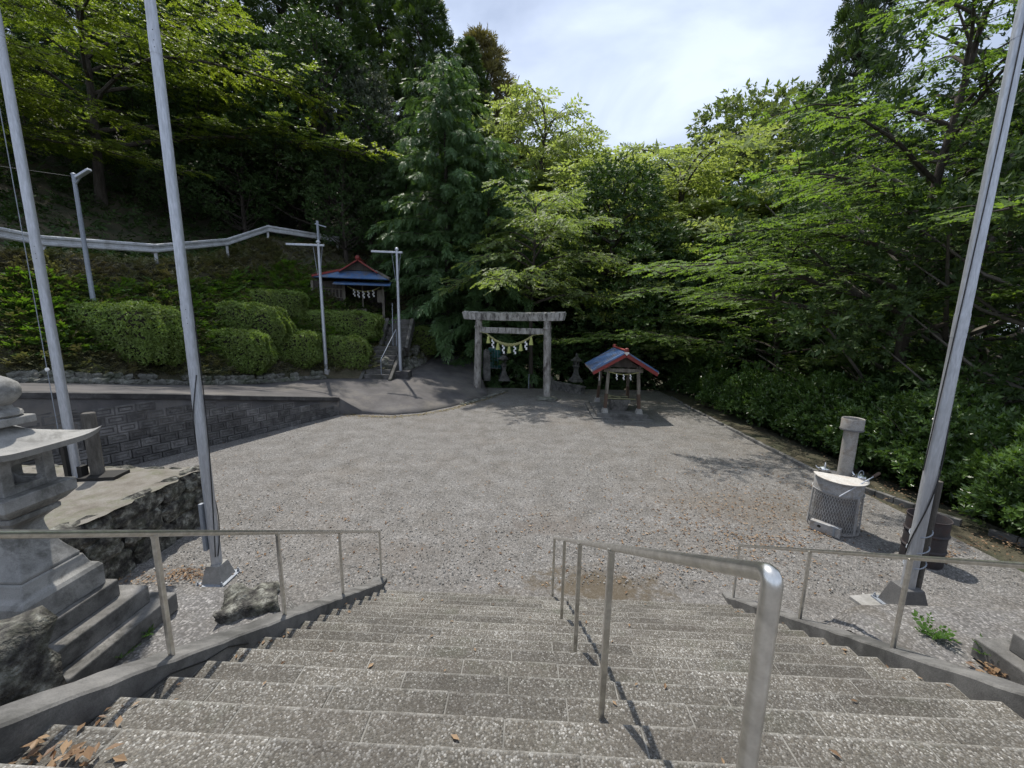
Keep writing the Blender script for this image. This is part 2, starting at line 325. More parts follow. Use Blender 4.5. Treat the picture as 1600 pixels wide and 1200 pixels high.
M['lf_soft'] = leafmat('soft_maple_leaf', (.12, .17, .06), (.25, .32, .12), .55, (1.4, 1.45, .6), hue=(.13, .17, .065))
M['lf_pale'] = leafmat('pale_deciduous_leaf', (0.179, 0.237, 0.083), (0.331, 0.396, 0.163), .58, (1.4, 1.4, .65), hue=(0.179, 0.217, 0.093))
M['lf_oak'] = leafmat('evergreen_leaf', (0.026, 0.054, 0.016), (0.066, 0.114, 0.034), .22, (1.4, 1.5, .5), rough=.55, hue=(0.054, 0.084, 0.030), spec=.25)
M['lf_grey'] = leafmat('grey_oak_leaf', (.04, .055, .03), (.115, .13, .085), .2, (1.2, 1.3, .6), rough=.5, hue=(.06, .075, .045))
M['lf_mid'] = leafmat('mid_green_leaf', (0.078, 0.117, 0.039), (0.169, 0.215, 0.078), .4, (1.4, 1.45, .6), hue=(0.104, 0.130, 0.046))
M['lf_hinoki'] = leafmat('cypress_frond', (0.057, 0.115, 0.045), (0.142, 0.231, 0.088), .38, (1.35, 1.4, .6), hue=(0.074, 0.126, 0.048))
M['lf_sugi'] = leafmat('cedar_needle', (.022, .045, .014), (.065, .105, .025), .25, (1.3, 1.4, .5), hue=(.05, .08, .02))
M['lf_brown'] = leafmat('browned_cedar', (.10, .095, .035), (.19, .165, .07), .3, (1.2, 1.2, .6))
M['lf_bush'] = leafmat('glossy_bush_leaf', (0.051, 0.101, 0.023), (0.127, 0.210, 0.051), .3, (1.4, 1.5, .4), rough=.3, hue=(0.051, 0.095, 0.026), spec=.55)
M['lf_hedge'] = leafmat('clipped_hedge_leaf', (.085, .13, .03), (.26, .36, .09), .38, (1.35, 1.45, .5), hue=(.13, .165, .05), hs=1.1)
M['lf_fern'] = leafmat('fern', (0.052, 0.111, 0.018), (0.130, 0.234, 0.039), .4, (1.4, 1.5, .4), hue=(0.065, 0.091, 0.033), hs=.5)
M['lf_dry'] = leafmat('bank_weeds', (0.068, 0.090, 0.033), (0.165, 0.165, 0.075), .3, (1.2, 1.2, .6), hue=(0.150, 0.120, 0.075), hs=.6)

# ------------------------------------------------------------------ terrain
def polyline(pts, n):
    p = np.array(pts, float); d = np.concatenate([[0], np.cumsum(np.linalg.norm(np.diff(p, axis=0), axis=1))])
    t = np.linspace(0, d[-1], n); return np.stack([np.interp(t, d, p[:, k]) for k in range(3)], 1)
def param(pts, per):
    p = np.array(pts, float); out = []
    for i in range(len(p) - 1):
        for k in range(per): out.append(p[i] + (p[i + 1] - p[i]) * k / per)
    out.append(p[-1]); return np.array(out)
def sm(a, b, x): t = np.clip((x - a) / (b - a), 0, 1); return t * t * (3 - 2 * t)

def ground_z(x, y):
    z = 0.0 * x
    z = z - .5 * np.clip(y - 24.6, 0, 9) * sm(-3.5, -1.5, x)          # falls away behind the torii
    z = z - .38 * np.clip(x - 10.6, 0, 16) * (1 - .0 * y)             # and to the right of the kerb
    z = np.maximum(z, -6.0)
    z = z + .30 * np.clip(y - 58, 0, 90) * sm(70, 30, x)              # the far hill
    return z
gx = np.concatenate([np.linspace(-400, -40, 12)[:-1], np.linspace(-40, 40, 100), np.linspace(40, 400, 12)[1:]])
gy = np.concatenate([np.linspace(-300, -12, 10)[:-1], np.linspace(-12, 70, 120), np.linspace(70, 500, 16)[1:]])
GX, GY = np.meshgrid(gx, gy); GZ = ground_z(GX, GY)
GZ = GZ + (np.random.default_rng(3).normal(0, .006, GZ.shape))
def grid_mesh(name, X, Y, Z, mat, smooth=True):
    r, c = X.shape; v = np.stack([X, Y, Z], -1).reshape(-1, 3); i = np.arange(r * c).reshape(r, c)
    q = np.stack([i[:-1, :-1], i[:-1, 1:], i[1:, 1:], i[1:, :-1]], -1).reshape(-1, 4)
    return fast_mesh(name, v, q, mat, smooth=smooth), v, q
# forest floor sheet carries on under everything; the gravel yard lies on it
gm, gv, gq = grid_mesh('ground', GX, GY, GZ - .05, M['bank_earth'])
ground = tag(link('ground', gm), kind='structure', label='dark earth floor of the wood round the yard')
gxx, gyy = np.meshgrid(np.linspace(-14, 9.15, 60), np.linspace(-1, 24.9, 70))
rng = np.random.default_rng(11)
gzz = ground_z(gxx, gyy) + np.where(gyy < 24.5, .012 * np.sin(gxx * 1.7 + np.sin(gyy * 1.3)) * np.cos(gyy * 1.1), 0) + .004
gzz = gzz - .3 * np.clip(gyy - 24.3, 0, 1)
ym, _, _ = grid_mesh('gravel_yard', gxx, gyy, gzz, M['gravel'])
tag(link('gravel_yard', ym), 'grey gravel yard between the stairs and the gate', kind='structure')

ROAD_L = [(-22, 7, 3.6), (-16.1, 12.4, 2.0), (-14.6, 13.6, 1.78), (-13.3, 16, 1.35), (-12.2, 18.2, 1.05), (-10, 20.6, .98), (-8.2, 21.0, .95), (-6.9, 21.3, .95), (-6.3, 23, 1.05), (-5.7, 26, 1.4), (-5.2, 30, 1.9), (-5.0, 36, 2.6)]
ROAD_R = [(-14.2, 4.0, 3.35), (-11.5, 9.1, 2.36), (-10.34, 11.39, 1.9), (-9.22, 13.59, 1.42), (-7.6, 16.75, .76), (-6.6, 16.85, .14), (-5.3, 16.85, .03), (-4.1, 17.4, .03), (-3.0, 18.6, .03), (-1.3, 21.4, .06), (-2.2, 25.5, .9), (-2.6, 36, 2.3)]
la, ra = param(ROAD_L, 5), param(ROAD_R, 5)
K = 12
RX = np.stack([la + (ra - la) * k / K for k in range(K + 1)], 1)
# pull the interior towards a gentle dome so the apron runs down to the gravel
zz = RX[..., 2]; kk = np.linspace(0, 1, K + 1)[None, :]
tt = np.linspace(0, 1, len(la))[:, None]
zz = zz + .10 * np.sin(kk * math.pi) * sm(.35, .5, tt) * (1 - sm(.75, .9, tt))
RX[..., 2] = zz + .012
skL = RX[:, :1].copy(); skL[..., 2] -= .8; skR = RX[:, -1:].copy(); skR[..., 2] = np.minimum(skR[..., 2] - .02, np.maximum(-.05, skR[..., 2] - 1.2)); skR[..., 0] -= .02
RG = np.concatenate([skL, RX, skR], 1)
rm, rv, rq = grid_mesh('asphalt_road', RG[..., 0], RG[..., 1], RG[..., 2], M['asphalt'])
tag(link('asphalt_road', rm), 'dark asphalt road running down to the gravel', kind='structure')

GUARD = [(-24, 9.5, 7.0), (-19.4, 15.5, 6.45), (-19.0, 16.5, 6.4), (-17.65, 20, 6.7), (-17.6, 23, 7.4), (-17.6, 25, 7.95), (-16.9, 26.6, 8.8), (-16.5, 27.5, 9.3), (-13.4, 31, 9.3), (-9, 34, 8.6), (-6.6, 37, 7), (-6, 44, 6)]
UP1 = [(-28, 12, 7.2), (-22.5, 18, 6.7), (-22, 19.5, 6.7), (-21, 23, 7.0), (-21, 26, 7.6), (-20.5, 28.5, 8.2), (-19.5, 30, 9), (-19, 31.5, 9.5), (-14.5, 35, 9.8), (-9, 38, 9.6), (-6, 41, 8.5), (-5, 47, 7)]
UP2 = [(-44, 20, 17), (-38, 27, 17), (-37, 29, 17), (-36, 33, 17), (-34, 38, 18), (-32, 42, 19), (-30, 45, 20), (-27, 48, 20), (-20, 52, 19), (-12, 54, 17), (-6, 55, 14), (-4, 60, 11)]
UP3 = [(-90, 40, 45), (-80, 60, 45), (-78, 64, 45), (-74, 72, 45), (-68, 80, 45), (-60, 88, 44), (-54, 94, 43), (-45, 98, 42), (-32, 102, 40), (-18, 106, 37), (-6, 108, 33), (4, 112, 30)]
ls = [param([(x, y, z - .02) for x, y, z in ROAD_L], 5), param([(a[0] + (b[0] - a[0]) * .03, a[1] + (b[1] - a[1]) * .03, a[2] + .22) for a, b in zip(ROAD_L, GUARD)], 5)]
gl, u1, u2, u3 = (param(p, 5) for p in (GUARD, UP1, UP2, UP3))
rows = [ls[0], ls[1]]
for k in range(1, 13): rows.append(ls[1] + (gl - ls[1]) * k / 12)
for k in range(1, 4): rows.append(gl + (u1 - gl) * k / 3)
for k in range(1, 9): rows.append(u1 + (u2 - u1) * k / 8)
for k in range(1, 7): rows.append(u2 + (u3 - u2) * k / 6)
HG = np.stack(rows, 0)
hn = np.random.default_rng(5).normal(0, .07, HG.shape[:2]); hn[:2] = 0; HG[..., 2] += hn
hm, hv, hq = grid_mesh('hillside', HG[..., 0], HG[..., 1], HG[..., 2], M['bank_earth'])
tag(link('hillside', hm), 'steep wooded bank rising on the left of the road', kind='structure')
BV = BVHTree.FromPolygons([tuple(p) for p in np.concatenate([hv, rv, gv])], [tuple(int(i) for i in f) for f in np.concatenate([hq, rq + len(hv), gq + len(hv) + len(rv)])])
def zt(x, y):
    h = BV.ray_cast(Vector((x, y, 200)), Vector((0, 0, -1))); return h[0].z if h[0] else 0.0
def hit(x, y):
    h = BV.ray_cast(Vector((0, 0, EYE)), Vector(ray(x, y)).normalized()); return h[0] if h[0] else Vector(gp(x, y))

# ------------------------------------------------------------------ stairs
ST = Vector((.69, 5.595, 0)); SA = rad(-2.22)
SU, SV = Vector((math.cos(SA), math.sin(SA), 0)), Vector((-math.sin(SA), math.cos(SA), 0))
def stp(a, s, z): return ST + SU * a + SV * s + Vector((0, 0, z))
TR, RI, NS = .282, .163, 17
def nose(j): return -.18 - TR * j, .07 + RI * j
stairs = thing('stone_staircase', 'wide straight staircase of pebble washed slabs in the foreground', 'staircase', ST, SA)
mb = MB()
for j in range(NS):
    s, z = nose(j); depth = TR + .06 if j < NS - 1 else .6
    mb.box((0, s - depth / 2 - .006, z / 2 - .05 - .0055), (5.43, depth, z + .1))
mb.obj('mortar_bed', M['mortar'], stairs)
R_ = random.Random(4)
smesh = {}
for j in range(NS):
    s, z = nose(j); depth = TR if j < NS - 1 else .6
    a = -2.71; first = True; wid = [.36, .72][j % 2]
    while a < 2.70:
        wv = min(wid, 2.71 - a)
        if 2.71 - a - wv < .12: wv = 2.71 - a
        key = (round(wv, 2), depth)
        if key not in smesh:
            smesh[key] = MB().box((0, -depth / 2, -.08), (wv - .008, depth - .004, .16)).mesh('slab', M['aggregate'])
        o = link('slab', smesh[key], stairs, (a + wv / 2, s + R_.uniform(-.004, .004), z + R_.uniform(-.0012, .0012)), (R_.uniform(-.004, .004), R_.uniform(-.002, .002), 0))
        b = o.modifiers.new('bevel', 'BEVEL'); b.width = .008; b.segments = 2
        a += wv; wid = .72
# landing the camera stands on and the bank behind
zl = nose(NS - 1)[1]
pl = MB().box((ST.x, -8.2, zl / 2 - .06), (26, 17.6, zl)); tag(pl.obj('upper_landing', M['terrace_gravel']), 'gravel landing at the head of the stairs', kind='structure')
def kerb(sign, label):
    k = thing('stair_kerb', label, 'kerb', ST, SA, 'kerbs beside the stairs')
    a0, a1 = (2.71, 2.93) if sign > 0 else (-2.93, -2.71)
    n = 40; vs = []; fs = []; rr = random.Random(7 + sign)
    for i in range(n + 1):
        s = .12 - 5.0 * i / n; z = max(.03, .02 + .577 * (.08 - s)) + rr.uniform(-.006, .006) + (.02 if i == 0 else 0)
        if i == 0: z = .06
        wv = rr.uniform(-.006, .006)
        vs += [(a0 + wv, s, -.1), (a0 + wv, s, z - .015), (a0 + .015 + wv, s, z), (a1 - .015 + wv, s, z), (a1 + wv, s, z - .015), (a1 + wv, s, -.1)]
    for i in range(n):
        for q in range(5): fs.append((i * 6 + q, i * 6 + q + 1, i * 6 + q + 7, i * 6 + q + 6))
    fs += [tuple(range(6)), tuple(n * 6 + q for q in range(5, -1, -1))]
    MB().add(vs, fs).obj('kerb_beam', M['concrete'], k)
    if sign < 0:   # crack along the inner face
        pts = [(a1 + .004, s, .02 + .577 * (.08 - s) - d) for s, d in ((-2.9, .10), (-3.1, .06), (-3.3, .10), (-3.55, .09), (-3.75, .16), (-3.9, .15), (-4.1, .2))]
        MB().tube(pts, .005, 4).obj('crack', M['black_steel'], k)
kerb(-1, 'sloping concrete kerb along the lantern side of the stairs')
kerb(1, 'sloping concrete kerb along the flue stove side of the stairs')

# ------------------------------------------------------------------ handrails
def pipe_bend(pts, r=.08, n=6):
    out = [Vector(pts[0])]
    for i in range(1, len(pts) - 1):
        a, b, c = Vector(pts[i - 1]), Vector(pts[i]), Vector(pts[i + 1])
        p, q = b + (a - b).normalized() * r, b + (c - b).normalized() * r
        for k in range(n + 1):
            t = k / n; out.append(p * (1 - t) ** 2 + b * 2 * t * (1 - t) + q * t * t)
    out.append(Vector(pts[-1])); return out
def handrail(label, a, posts, s_lo, s_hi, top, rr, curb, s_end_post):
    h = thing('handrail', label, 'handrail', ST, SA, 'stair handrails')
    ztop = lambda s: top[0] + top[1] * (-s)
    zfoot = (lambda s: .02 + .577 * (.08 - s) - .04) if curb else (lambda s: nose(max(0, min(NS - 1, int(round((-.18 - s) / TR - .5 + .001)))))[1] - .05)
    path = [(a, s_lo, ztop(s_lo))]
    if s_end_post is not None:
        path += [(a, s_end_post, ztop(s_end_post)), (a, s_end_post + .0, 2.55)]
        path = pipe_bend(path, .028, 8)
    else: path += [(a, s_hi, ztop(s_hi))]
    MB().tube(path, rr, 16).obj('rail', M['steel'], h, smooth=True)
    for s in posts:
        MB().box((a, s, (ztop(s) - rr * .6 + max(-.05, zfoot(s))) / 2), ((.029, .029) if curb else (.034, .034)) + (ztop(s) - rr * .6 - max(-.05, zfoot(s)),)).obj('post', M['steel'], h, bev=.005)
        MB().tube([(a, s, ztop(s) - rr * 1.25), (a, s, ztop(s) - rr * .5)], .021 if curb else .022, 12).obj('weld_collar', M['steel'], h, smooth=True)
    return h
handrail('stainless handrail down the middle of the stairs with a bent top end', 0.0, (-.13, -1.48, -2.61, -3.68), -.11, -4.93, (.95, .585), .0185, False, -4.93)
handrail('stainless handrail above the lantern side kerb', -2.80, (.12, -1.15, -2.3, -3.44, -4.6), .14, -5.2, (.945, .577), .0205, True, None)
handrail('stainless handrail above the kerb near the drum', 2.80, (-.05, -1.4, -2.47, -3.55, -4.6), -.03, -5.2, (.94, .577), .0205, True, None)

# ------------------------------------------------------------------ rocks
def rock_mesh(name, dims, seed, mat, sub=3, amp=.22, boxy=.5, fr=1.6):
    bm = bmesh.new(); bmesh.ops.create_icosphere(bm, subdivisions=sub, radius=1)
    off = Vector((seed * 7.3, seed * 3.1, seed * 1.7))
    for v in bm.verts:
        p = v.co.copy(); m_ = max(abs(p.x), abs(p.y), abs(p.z)); p = p * (1 - boxy) + (p / m_) * boxy * .82
        d = mnoise.fractal(p * fr + off, 1., 2., 4) * amp
        c = mnoise.cell(p * 2.2 + off) * amp * .25
        p = p * (1 + d + c); v.co = Vector((p.x * dims[0], p.y * dims[1], p.z * dims[2]))
    me = bpy.data.meshes.new(name); bm.to_mesh(me); bm.free(); me.materials.append(mat)
    if sub >= 4: me.polygons.foreach_set('use_smooth', [True] * len(me.polygons))
    return me
def boulder(label, c, dims, seed, rz=0., mat='rock', sub=4, amp=.22, boxy=.5):
    o = link('boulder', rock_mesh('boulder', dims, seed, M[mat], sub, amp, boxy), None, c, (0, 0, rz)); return tag(o, label, 'rock', 'rocks beside the stairs')
boulder('big dark rough boulder below the stone lantern, at the picture edge', (-3.46, 1.92, 1.72), (.50, .46, .70), 1, .1, amp=.16, boxy=.8)
boulder('lichen covered rock propping the gravel terrace corner beside the kerb', (-2.73, 3.68, 1.02), (.32, .27, .46), 2, .5, boxy=.7)
boulder('small round stone against the lantern side kerb', (-2.34, 3.86, .86), (.13, .12, .13), 3)
boulder('low dark stone lying along the lantern side kerb near its foot', (-2.34, 4.35, .58), (.26, .15, .13), 4, 1.2)
# left and right terraces beside the stairs
def terrace(name, sgn, label):
    ny, nx = 60, 40; ys_ = np.linspace(.2, 6.0, ny); r = np.random.default_rng(nx)
    X = np.zeros((ny, nx)); Y = np.zeros((ny, nx)); Z = np.zeros((ny, nx))
    for i, y in enumerate(ys_):
        k0 = ST + SV * (y - ST.y); xk = k0.x + sgn * 2.90
        X[i] = xk + sgn * np.linspace(0, 6.5, nx) ** 1.0; Y[i] = y
    D_ = np.abs(X - X[:, :1]); top = 1.31 + (zl - .05 - 1.31) * sm(1.5, .3, Y)
    edge = 3.92 if sgn > 0 else 3.98
    full = top * (1 - (sm(edge - .05, edge + .12, Y) if sgn < 0 else sm(edge - .12, edge + .35, Y)))
    side = (1.31 * np.clip(1 - (Y - 3.1) / 2.6, 0, 1)) * (1 - sm(.25, .75, D_))
    zk = .02 + .577 * (.08 - (Y - ST.y)) - .05
    Z = np.minimum(np.maximum(full, np.minimum(side, top)), np.maximum(zk, -.02) + D_ * 1.1)
    Z = Z + r.normal(0, .008, Z.shape) - .02
    me, _, _ = grid_mesh(name, X, Y, Z, M['terrace_gravel'], smooth=False)
    tag(link(name, me), label, kind='structure')
terrace('left_terrace', -1, 'gravel terrace under the stone lantern')
terrace('right_terrace', 1, 'gravel terrace on the other side of the stairs')

# stone platform carrying the left pole
plat = thing('stone_platform', 'rough lichened stone platform with packed earth top, carrying a pole', 'platform', (-6.35, 7.62, 0))
xs, ys = np.meshgrid(np.linspace(-6, .0, 40), np.linspace(-4.5, .0, 36)); r = np.random.default_rng(8)
zs = 1.22 + r.normal(0, .008, xs.shape) - .05 * sm(-.25, 0, xs) - .05 * sm(-.25, 0, ys)
xs = xs + np.where(xs > -.01, r.normal(0, .035, xs.shape), 0); ys = ys + np.where(ys > -.01, r.normal(0, .035, ys.shape), 0)
me, _, _ = grid_mesh('earth_top', xs, ys, zs, M['terrace_top']); link('earth_top', me, plat)
MB().box((-3.08, -2.33, .55), (5.9, 4.2, 1.14)).obj('core', M['dark_concrete'], plat)
rr = random.Random(12); stones = [rock_mesh('stone', (.5, .5, .5), 20 + k, M['rock'], 3, .24, .75) for k in range(5)]
for face in (0, 1):
    a = 0.0; 
    L = 4.4 if face == 0 else 5.5
    z = 0.0
    for (z0, z1) in ((-.12, .45), (.42, .82), (.78, 1.19)):
        a = rr.uniform(-.1, .05)
        while a < L:
            wv = rr.uniform(.45, .95); c = ((-.14, -a - wv / 2, (z0 + z1) / 2) if face == 0 else (-a - wv / 2, -.14, (z0 + z1) / 2))
            sc = (rr.uniform(.30, .4), wv * 1.16, (z1 - z0) * 1.22) if face == 0 else (wv * 1.16, rr.uniform(.3, .4), (z1 - z0) * 1.22)
            link('stone', rr.choice(stones), plat, c, (rr.uniform(-.06, .06), rr.uniform(-.06, .06), rr.uniform(-.06, .06)), sc)
            a += wv

# ------------------------------------------------------------------ stone lanterns
def big_lantern(loc, label):
    t = thing('stone_lantern', label, 'stone lantern', loc, 0)
    G, D = M['granite'], M['granite_dark']
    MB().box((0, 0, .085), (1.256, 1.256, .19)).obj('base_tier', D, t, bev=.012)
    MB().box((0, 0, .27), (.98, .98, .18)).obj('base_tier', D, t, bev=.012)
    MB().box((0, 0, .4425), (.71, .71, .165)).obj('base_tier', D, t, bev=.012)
    MB().lathe([(.30, .525), (.302, .72), (.285, .75), (.25, .775), (.235, .83), (.225, .875)], sq=True).obj('plinth', G, t, bev=.01)
    prof = [(.212, .875), (.214, .90)] + [(.098 + .114 * (1 - k / 10) ** 1.8, .905 + .36 * k / 10) for k in range(11)] + [(.105, 1.29), (.15, 1.335)]
    MB().lathe(prof, sq=True).obj('shaft', G, t, bev=.008)
    MB().lathe([(.155, 1.335), (.174, 1.35), (.174, 1.388), (.16, 1.392)], sq=True).obj('neck', G, t, bev=.006)
    MB().lathe([(.16, 1.392), (.20, 1.42), (.248, 1.478), (.252, 1.485), (.252, 1.578)], sq=True).obj('platform', G, t, bev=.008)
    # fire box: corner posts, sills and lintels leave a window on each side
    fb = MB(); h = .176; zf = 1.578; hf = .29
    for sx in (-1, 1):
        for sy in (-1, 1): fb.box((sx * (h - .037), sy * (h - .037), zf + hf / 2), (.074, .074, hf))
    for k in range(4):
        an = k * math.pi / 2; m3 = Matrix.Rotation(an, 3, 'Z')
        for zc, hh in ((zf + .03, .06), (zf + hf - .03, .06)): fb.box(m3 @ Vector((h - .035, 0, zc)), (.06, .21, hh), rz=an)
        for sy in (-1, 1):
            for zc in (zf + .06, zf + hf - .06):
                fb.box(m3 @ Vector((h - .04, sy * .10, zc)), (.05, .04, .04), m=m3 @ Matrix.Rotation(math.pi / 4, 3, 'X'))
    fb.obj('fire_box', G, t, bev=.006)
    # roof with concave slopes and lifted corners
    n = 20; vs = []; fs = []
    def rz(u, v):
        d = max(abs(u), abs(v)); c = min(abs(u), abs(v))
        base = 2.12 - .185 * (1 - (1 - d) ** 1.55) + .02 * d ** 6
        return base + .045 * (c ** 5) * d ** 4
    for i in range(n + 1):
        for j in range(n + 1):
            u, v_ = -1 + 2 * i / n, -1 + 2 * j / n; vs.append((u * .392, v_ * .392, rz(u, v_)))
    for i in range(n):
        for j in range(n): fs.append((i * (n + 1) + j, (i + 1) * (n + 1) + j, (i + 1) * (n + 1) + j + 1, i * (n + 1) + j + 1))
    k0 = len(vs)
    for i in range(n + 1):
        for j in range(n + 1):
            u, v_ = -1 + 2 * i / n, -1 + 2 * j / n; d = max(abs(u), abs(v_)); c = min(abs(u), abs(v_))
            vs.append((u * .376, v_ * .376, 1.865 + .04 * d ** 3 + .045 * c ** 5 * d ** 4))
    for i in range(n):
        for j in range(n): fs.append((k0 + i * (n + 1) + j, k0 + i * (n + 1) + j + 1, k0 + (i + 1) * (n + 1) + j + 1, k0 + (i + 1) * (n + 1) + j))
    for i in range(n):
        for A, B in ((i * (n + 1), (i + 1) * (n + 1)), ((i + 1) * (n + 1) + n, i * (n + 1) + n), (i + 1, i), (n * (n + 1) + i, n * (n + 1) + i + 1)):
            fs.append((A, B, k0 + B, k0 + A))
    MB().add(vs, fs).obj('roof', G, t, smooth=True)
    MB().box((0, 0, 2.135), (.285, .285, .062)).obj('cap_slab', G, t, bev=.008)
    MB().lathe([(.12, 2.165), (.142, 2.185), (.135, 2.21), (.095, 2.235), (.088, 2.26), (.115, 2.285), (.145, 2.33), (.152, 2.38), (.14, 2.43), (.10, 2.465), (.05, 2.495), (.012, 2.51)], n=28).obj('finial', G, t, smooth=True)
    return t
lan = big_lantern((-4.02, 2.95, 1.31), 'tall grey stone lantern on stepped base beside the stairs')
_rc = gp(1521, 995, 1.49); dup(lan, (_rc[0] + .63, _rc[1] - .63, 1.31), 0, label='stone lantern of which only the stepped base corner shows past the stairs')

# ------------------------------------------------------------------ tall poles
def tall_pole(base, r0, r1, h, label):
    p = thing('tall_pole', label, 'pole', base, 0, 'tall steel poles of the yard')
    MB().tube([(0, 0, .0 + h * k / 6) for k in range(7)], [r0 + (r1 - r0) * k / 6 for k in range(7)], 24).obj('shaft', M['galv'], p, smooth=True)
    for zj in (h * .37, h * .68):
        rj = r0 + (r1 - r0) * zj / h
        js = MB().tube([(0, 0, zj - .16), (0, 0, zj + .16)], rj + .0035, 24).obj('joint_sleeve', M['galv'], p, smooth=True)
        for dz in (-.1, -.02, .1): MB().tube([(rj * .5, -rj * .86, zj + dz), (rj * .54, -rj * .93, zj + dz)], .006, 8).obj('bolt', M['black_steel'], js)
    return p
def pedestal(p, w, h, mat, bolts=True):
    MB().box((0, 0, h / 2), (w, w, h), top=.62).obj('pedestal', mat, p, bev=.008)
    MB().box((0, 0, .012), (w + .1, w + .1, .024)).obj('base_plate', M['galv_dull'], p)
    for sx in (-1, 1):
        for sy in (-1, 1): MB().lathe([(.022, 0), (.022, .03), (.012, .03), (.012, .06)], (sx * (w / 2 + .02), sy * (w / 2 + .02), .024), 6).obj('bolt', M['galv_dull'], p)
def spiral(z0, z1, r0, h, r1, turns, ph, off=.012):
    out = []
    n = 60
    for k in range(n + 1):
        z = z0 + (z1 - z0) * k / n; rr_ = r0 + (r1 - r0) * z / h + off; an = ph + turns * 2 * math.pi * (math.sin(k / n * math.pi / 2) if turns < 1 else k / n)
        out.append((rr_ * math.cos(an), rr_ * math.sin(an), z))
    return out
P2 = gp(342, 905)
p2 = tall_pole((P2[0], P2[1], 0), .077, .054, 11.5, 'tall grey steel pole on a pedestal between the block wall and handrail')
pedestal(p2, .34, .30, M['concrete_light'])
for k, (ph, tu, z1) in enumerate(((-.6, 1.0, 3.4), (-1.0, .55, 9.5))): MB().tube(spiral(.45, z1, .077, 11.5, .054, tu, ph), .007, 5).obj('cable', M['cable'], p2)
MB().box((-.10, -.05, .95), (.05, .07, .8)).obj('batten', M['galv_dull'], p2, bev=.005)
P3 = gp(1410, 955)
p3 = tall_pole((P3[0], P3[1], .05), .082, .060, 11.5, 'tall grey steel pole in front of the rusty drum')
pedestal(p3, .42, .38, M['tin_dark'])
MB().tube(spiral(.9, 3.3, .082, 11.5, .060, .55, 2.6), .009, 5).obj('cable', M['cable'], p3)
MB().tube(spiral(2.2, 9.0, .082, 11.5, .060, .2, 2.9), .007, 5).obj('cable', M['cable'], p3)
MB().tube([(.14, .0, .2), (.145, .0, 1.0), (.14, .0, 2.05)], .048, 10).obj('tied_bamboo', M['stub'], p3, smooth=True)
for z in (.75, 1.0, 1.25):
    MB().tube([(.11 * math.cos(a) + .05, .11 * math.sin(a) * 1.1 + .01, z + .06 * math.cos(a)) for a in np.linspace(0, 2 * math.pi, 17)], .009, 5).obj('wire_tie', M['galv_dull'], p3)
pad = thing('concrete_pad', 'flat concrete pad under the pole near the drum', 'concrete pad', (P3[0] - .05, P3[1] - .02, 0), rad(8))
MB().box((0, 0, .02), (1.0, .72, .06)).obj('slab', M['concrete_light'], pad, bev=.01)
P1 = gp(121, 748, 1.22)
p1 = tall_pole((P1[0], P1[1], 1.2), .074, .054, 11.0, 'tall grey steel pole clamped to a stub post on the platform')
MB().box((-.04, -.10, .45), (.07, .06, 1.1)).obj('clamp_channel', M['black_steel'], p1)
MB().box((.10, .02, .12), (.09, .12, .3)).obj('clamp_shoe', M['black_steel'], p1)
MB().tube([(-.125, -.06, 1.0), (-.125, -.06, 9.8)], .006, 5).obj('halyard', M['galv_dull'], p1)
MB().lathe([(.02, 0), (.03, .03), (.02, .06)], (-.125, -.06, 2.05), 10).obj('toggle', M['paper'], p1)
sp = thing('stub_post', 'weathered octagonal stub post on a black steel shoe by the pole', 'post', (P1[0] + .27, P1[1] + .12, 1.22), rad(10))
MB().lathe([(.10, .05), (.10, 1.22), (.09, 1.24)], n=8).obj('post', M['stub'], sp)
MB().box((.12, -.05, .03), (.62, .38, .07)).obj('steel_shoe', M['black_steel'], sp, bev=.004)

# ------------------------------------------------------------------ block retaining wall
WA, WB = Vector((-14.2, 4.0, 0)), Vector((-7.6, 16.75, 0))
wd = (WB - WA); WL = wd.length; wd.normalize(); wn = Vector((wd.y, -wd.x, 0))
wall = thing('block_wall', 'dark concrete block retaining wall below the asphalt road', 'retaining wall', WA, math.atan2(wd.y, wd.x))
pr = [Vector(p) for p in ROAD_R[:5]]
def wtop(a):
    xs_ = [(Vector((p.x, p.y, 0)) - WA).dot(wd) for p in pr]; return float(np.interp(a, xs_, [p.z for p in pr]))
n = 40; vs = []; fs = []
for i in range(n + 1):
    a = WL * i / n; z = wtop(a) + .02
    vs += [(a, .02, -.1), (a, .02, z - .02), (a, -.045, z - .02), (a, -.045, z), (a, .30, z), (a, .30, -.1)]
for i in range(n):
    for q in range(6): fs.append((i * 6 + q, i * 6 + (q + 1) % 6, (i + 1) * 6 + (q + 1) % 6, (i + 1) * 6 + q))
fs += [tuple(range(6)), tuple(n * 6 + q for q in range(5, -1, -1))]
MB().add(vs, fs).obj('backing', M['dark_concrete'], wall)
BW, BH = .445, .262
bk = MB(); f = -.05
def ringv(w_, h_, y): return [(-w_, y, -h_), (w_, y, -h_), (w_, y, h_), (-w_, y, h_)]
hw, hh = BW / 2 - .008, BH / 2 - .008
rings = [ringv(hw, hh, .03), ringv(hw, hh, -.03), ringv(hw - .012, hh - .012, -.045), ringv(hw - .055, hh - .05, -.045), ringv(hw - .065, hh - .06, -.022), ringv(hw - .085, hh - .078, -.022), ringv(hw - .10, hh - .09, -.04)]
vs = [p for r_ in rings for p in r_]; fs = []
for i in range(len(rings) - 1):
    for j in range(4): fs.append((i * 4 + j, i * 4 + (j + 1) % 4, (i + 1) * 4 + (j + 1) % 4, (i + 1) * 4 + j))
fs.append(tuple(len(vs) - 4 + j for j in range(4)))
bme = MB().add(vs, fs).mesh('block', M['block'])
R_ = random.Random(9)
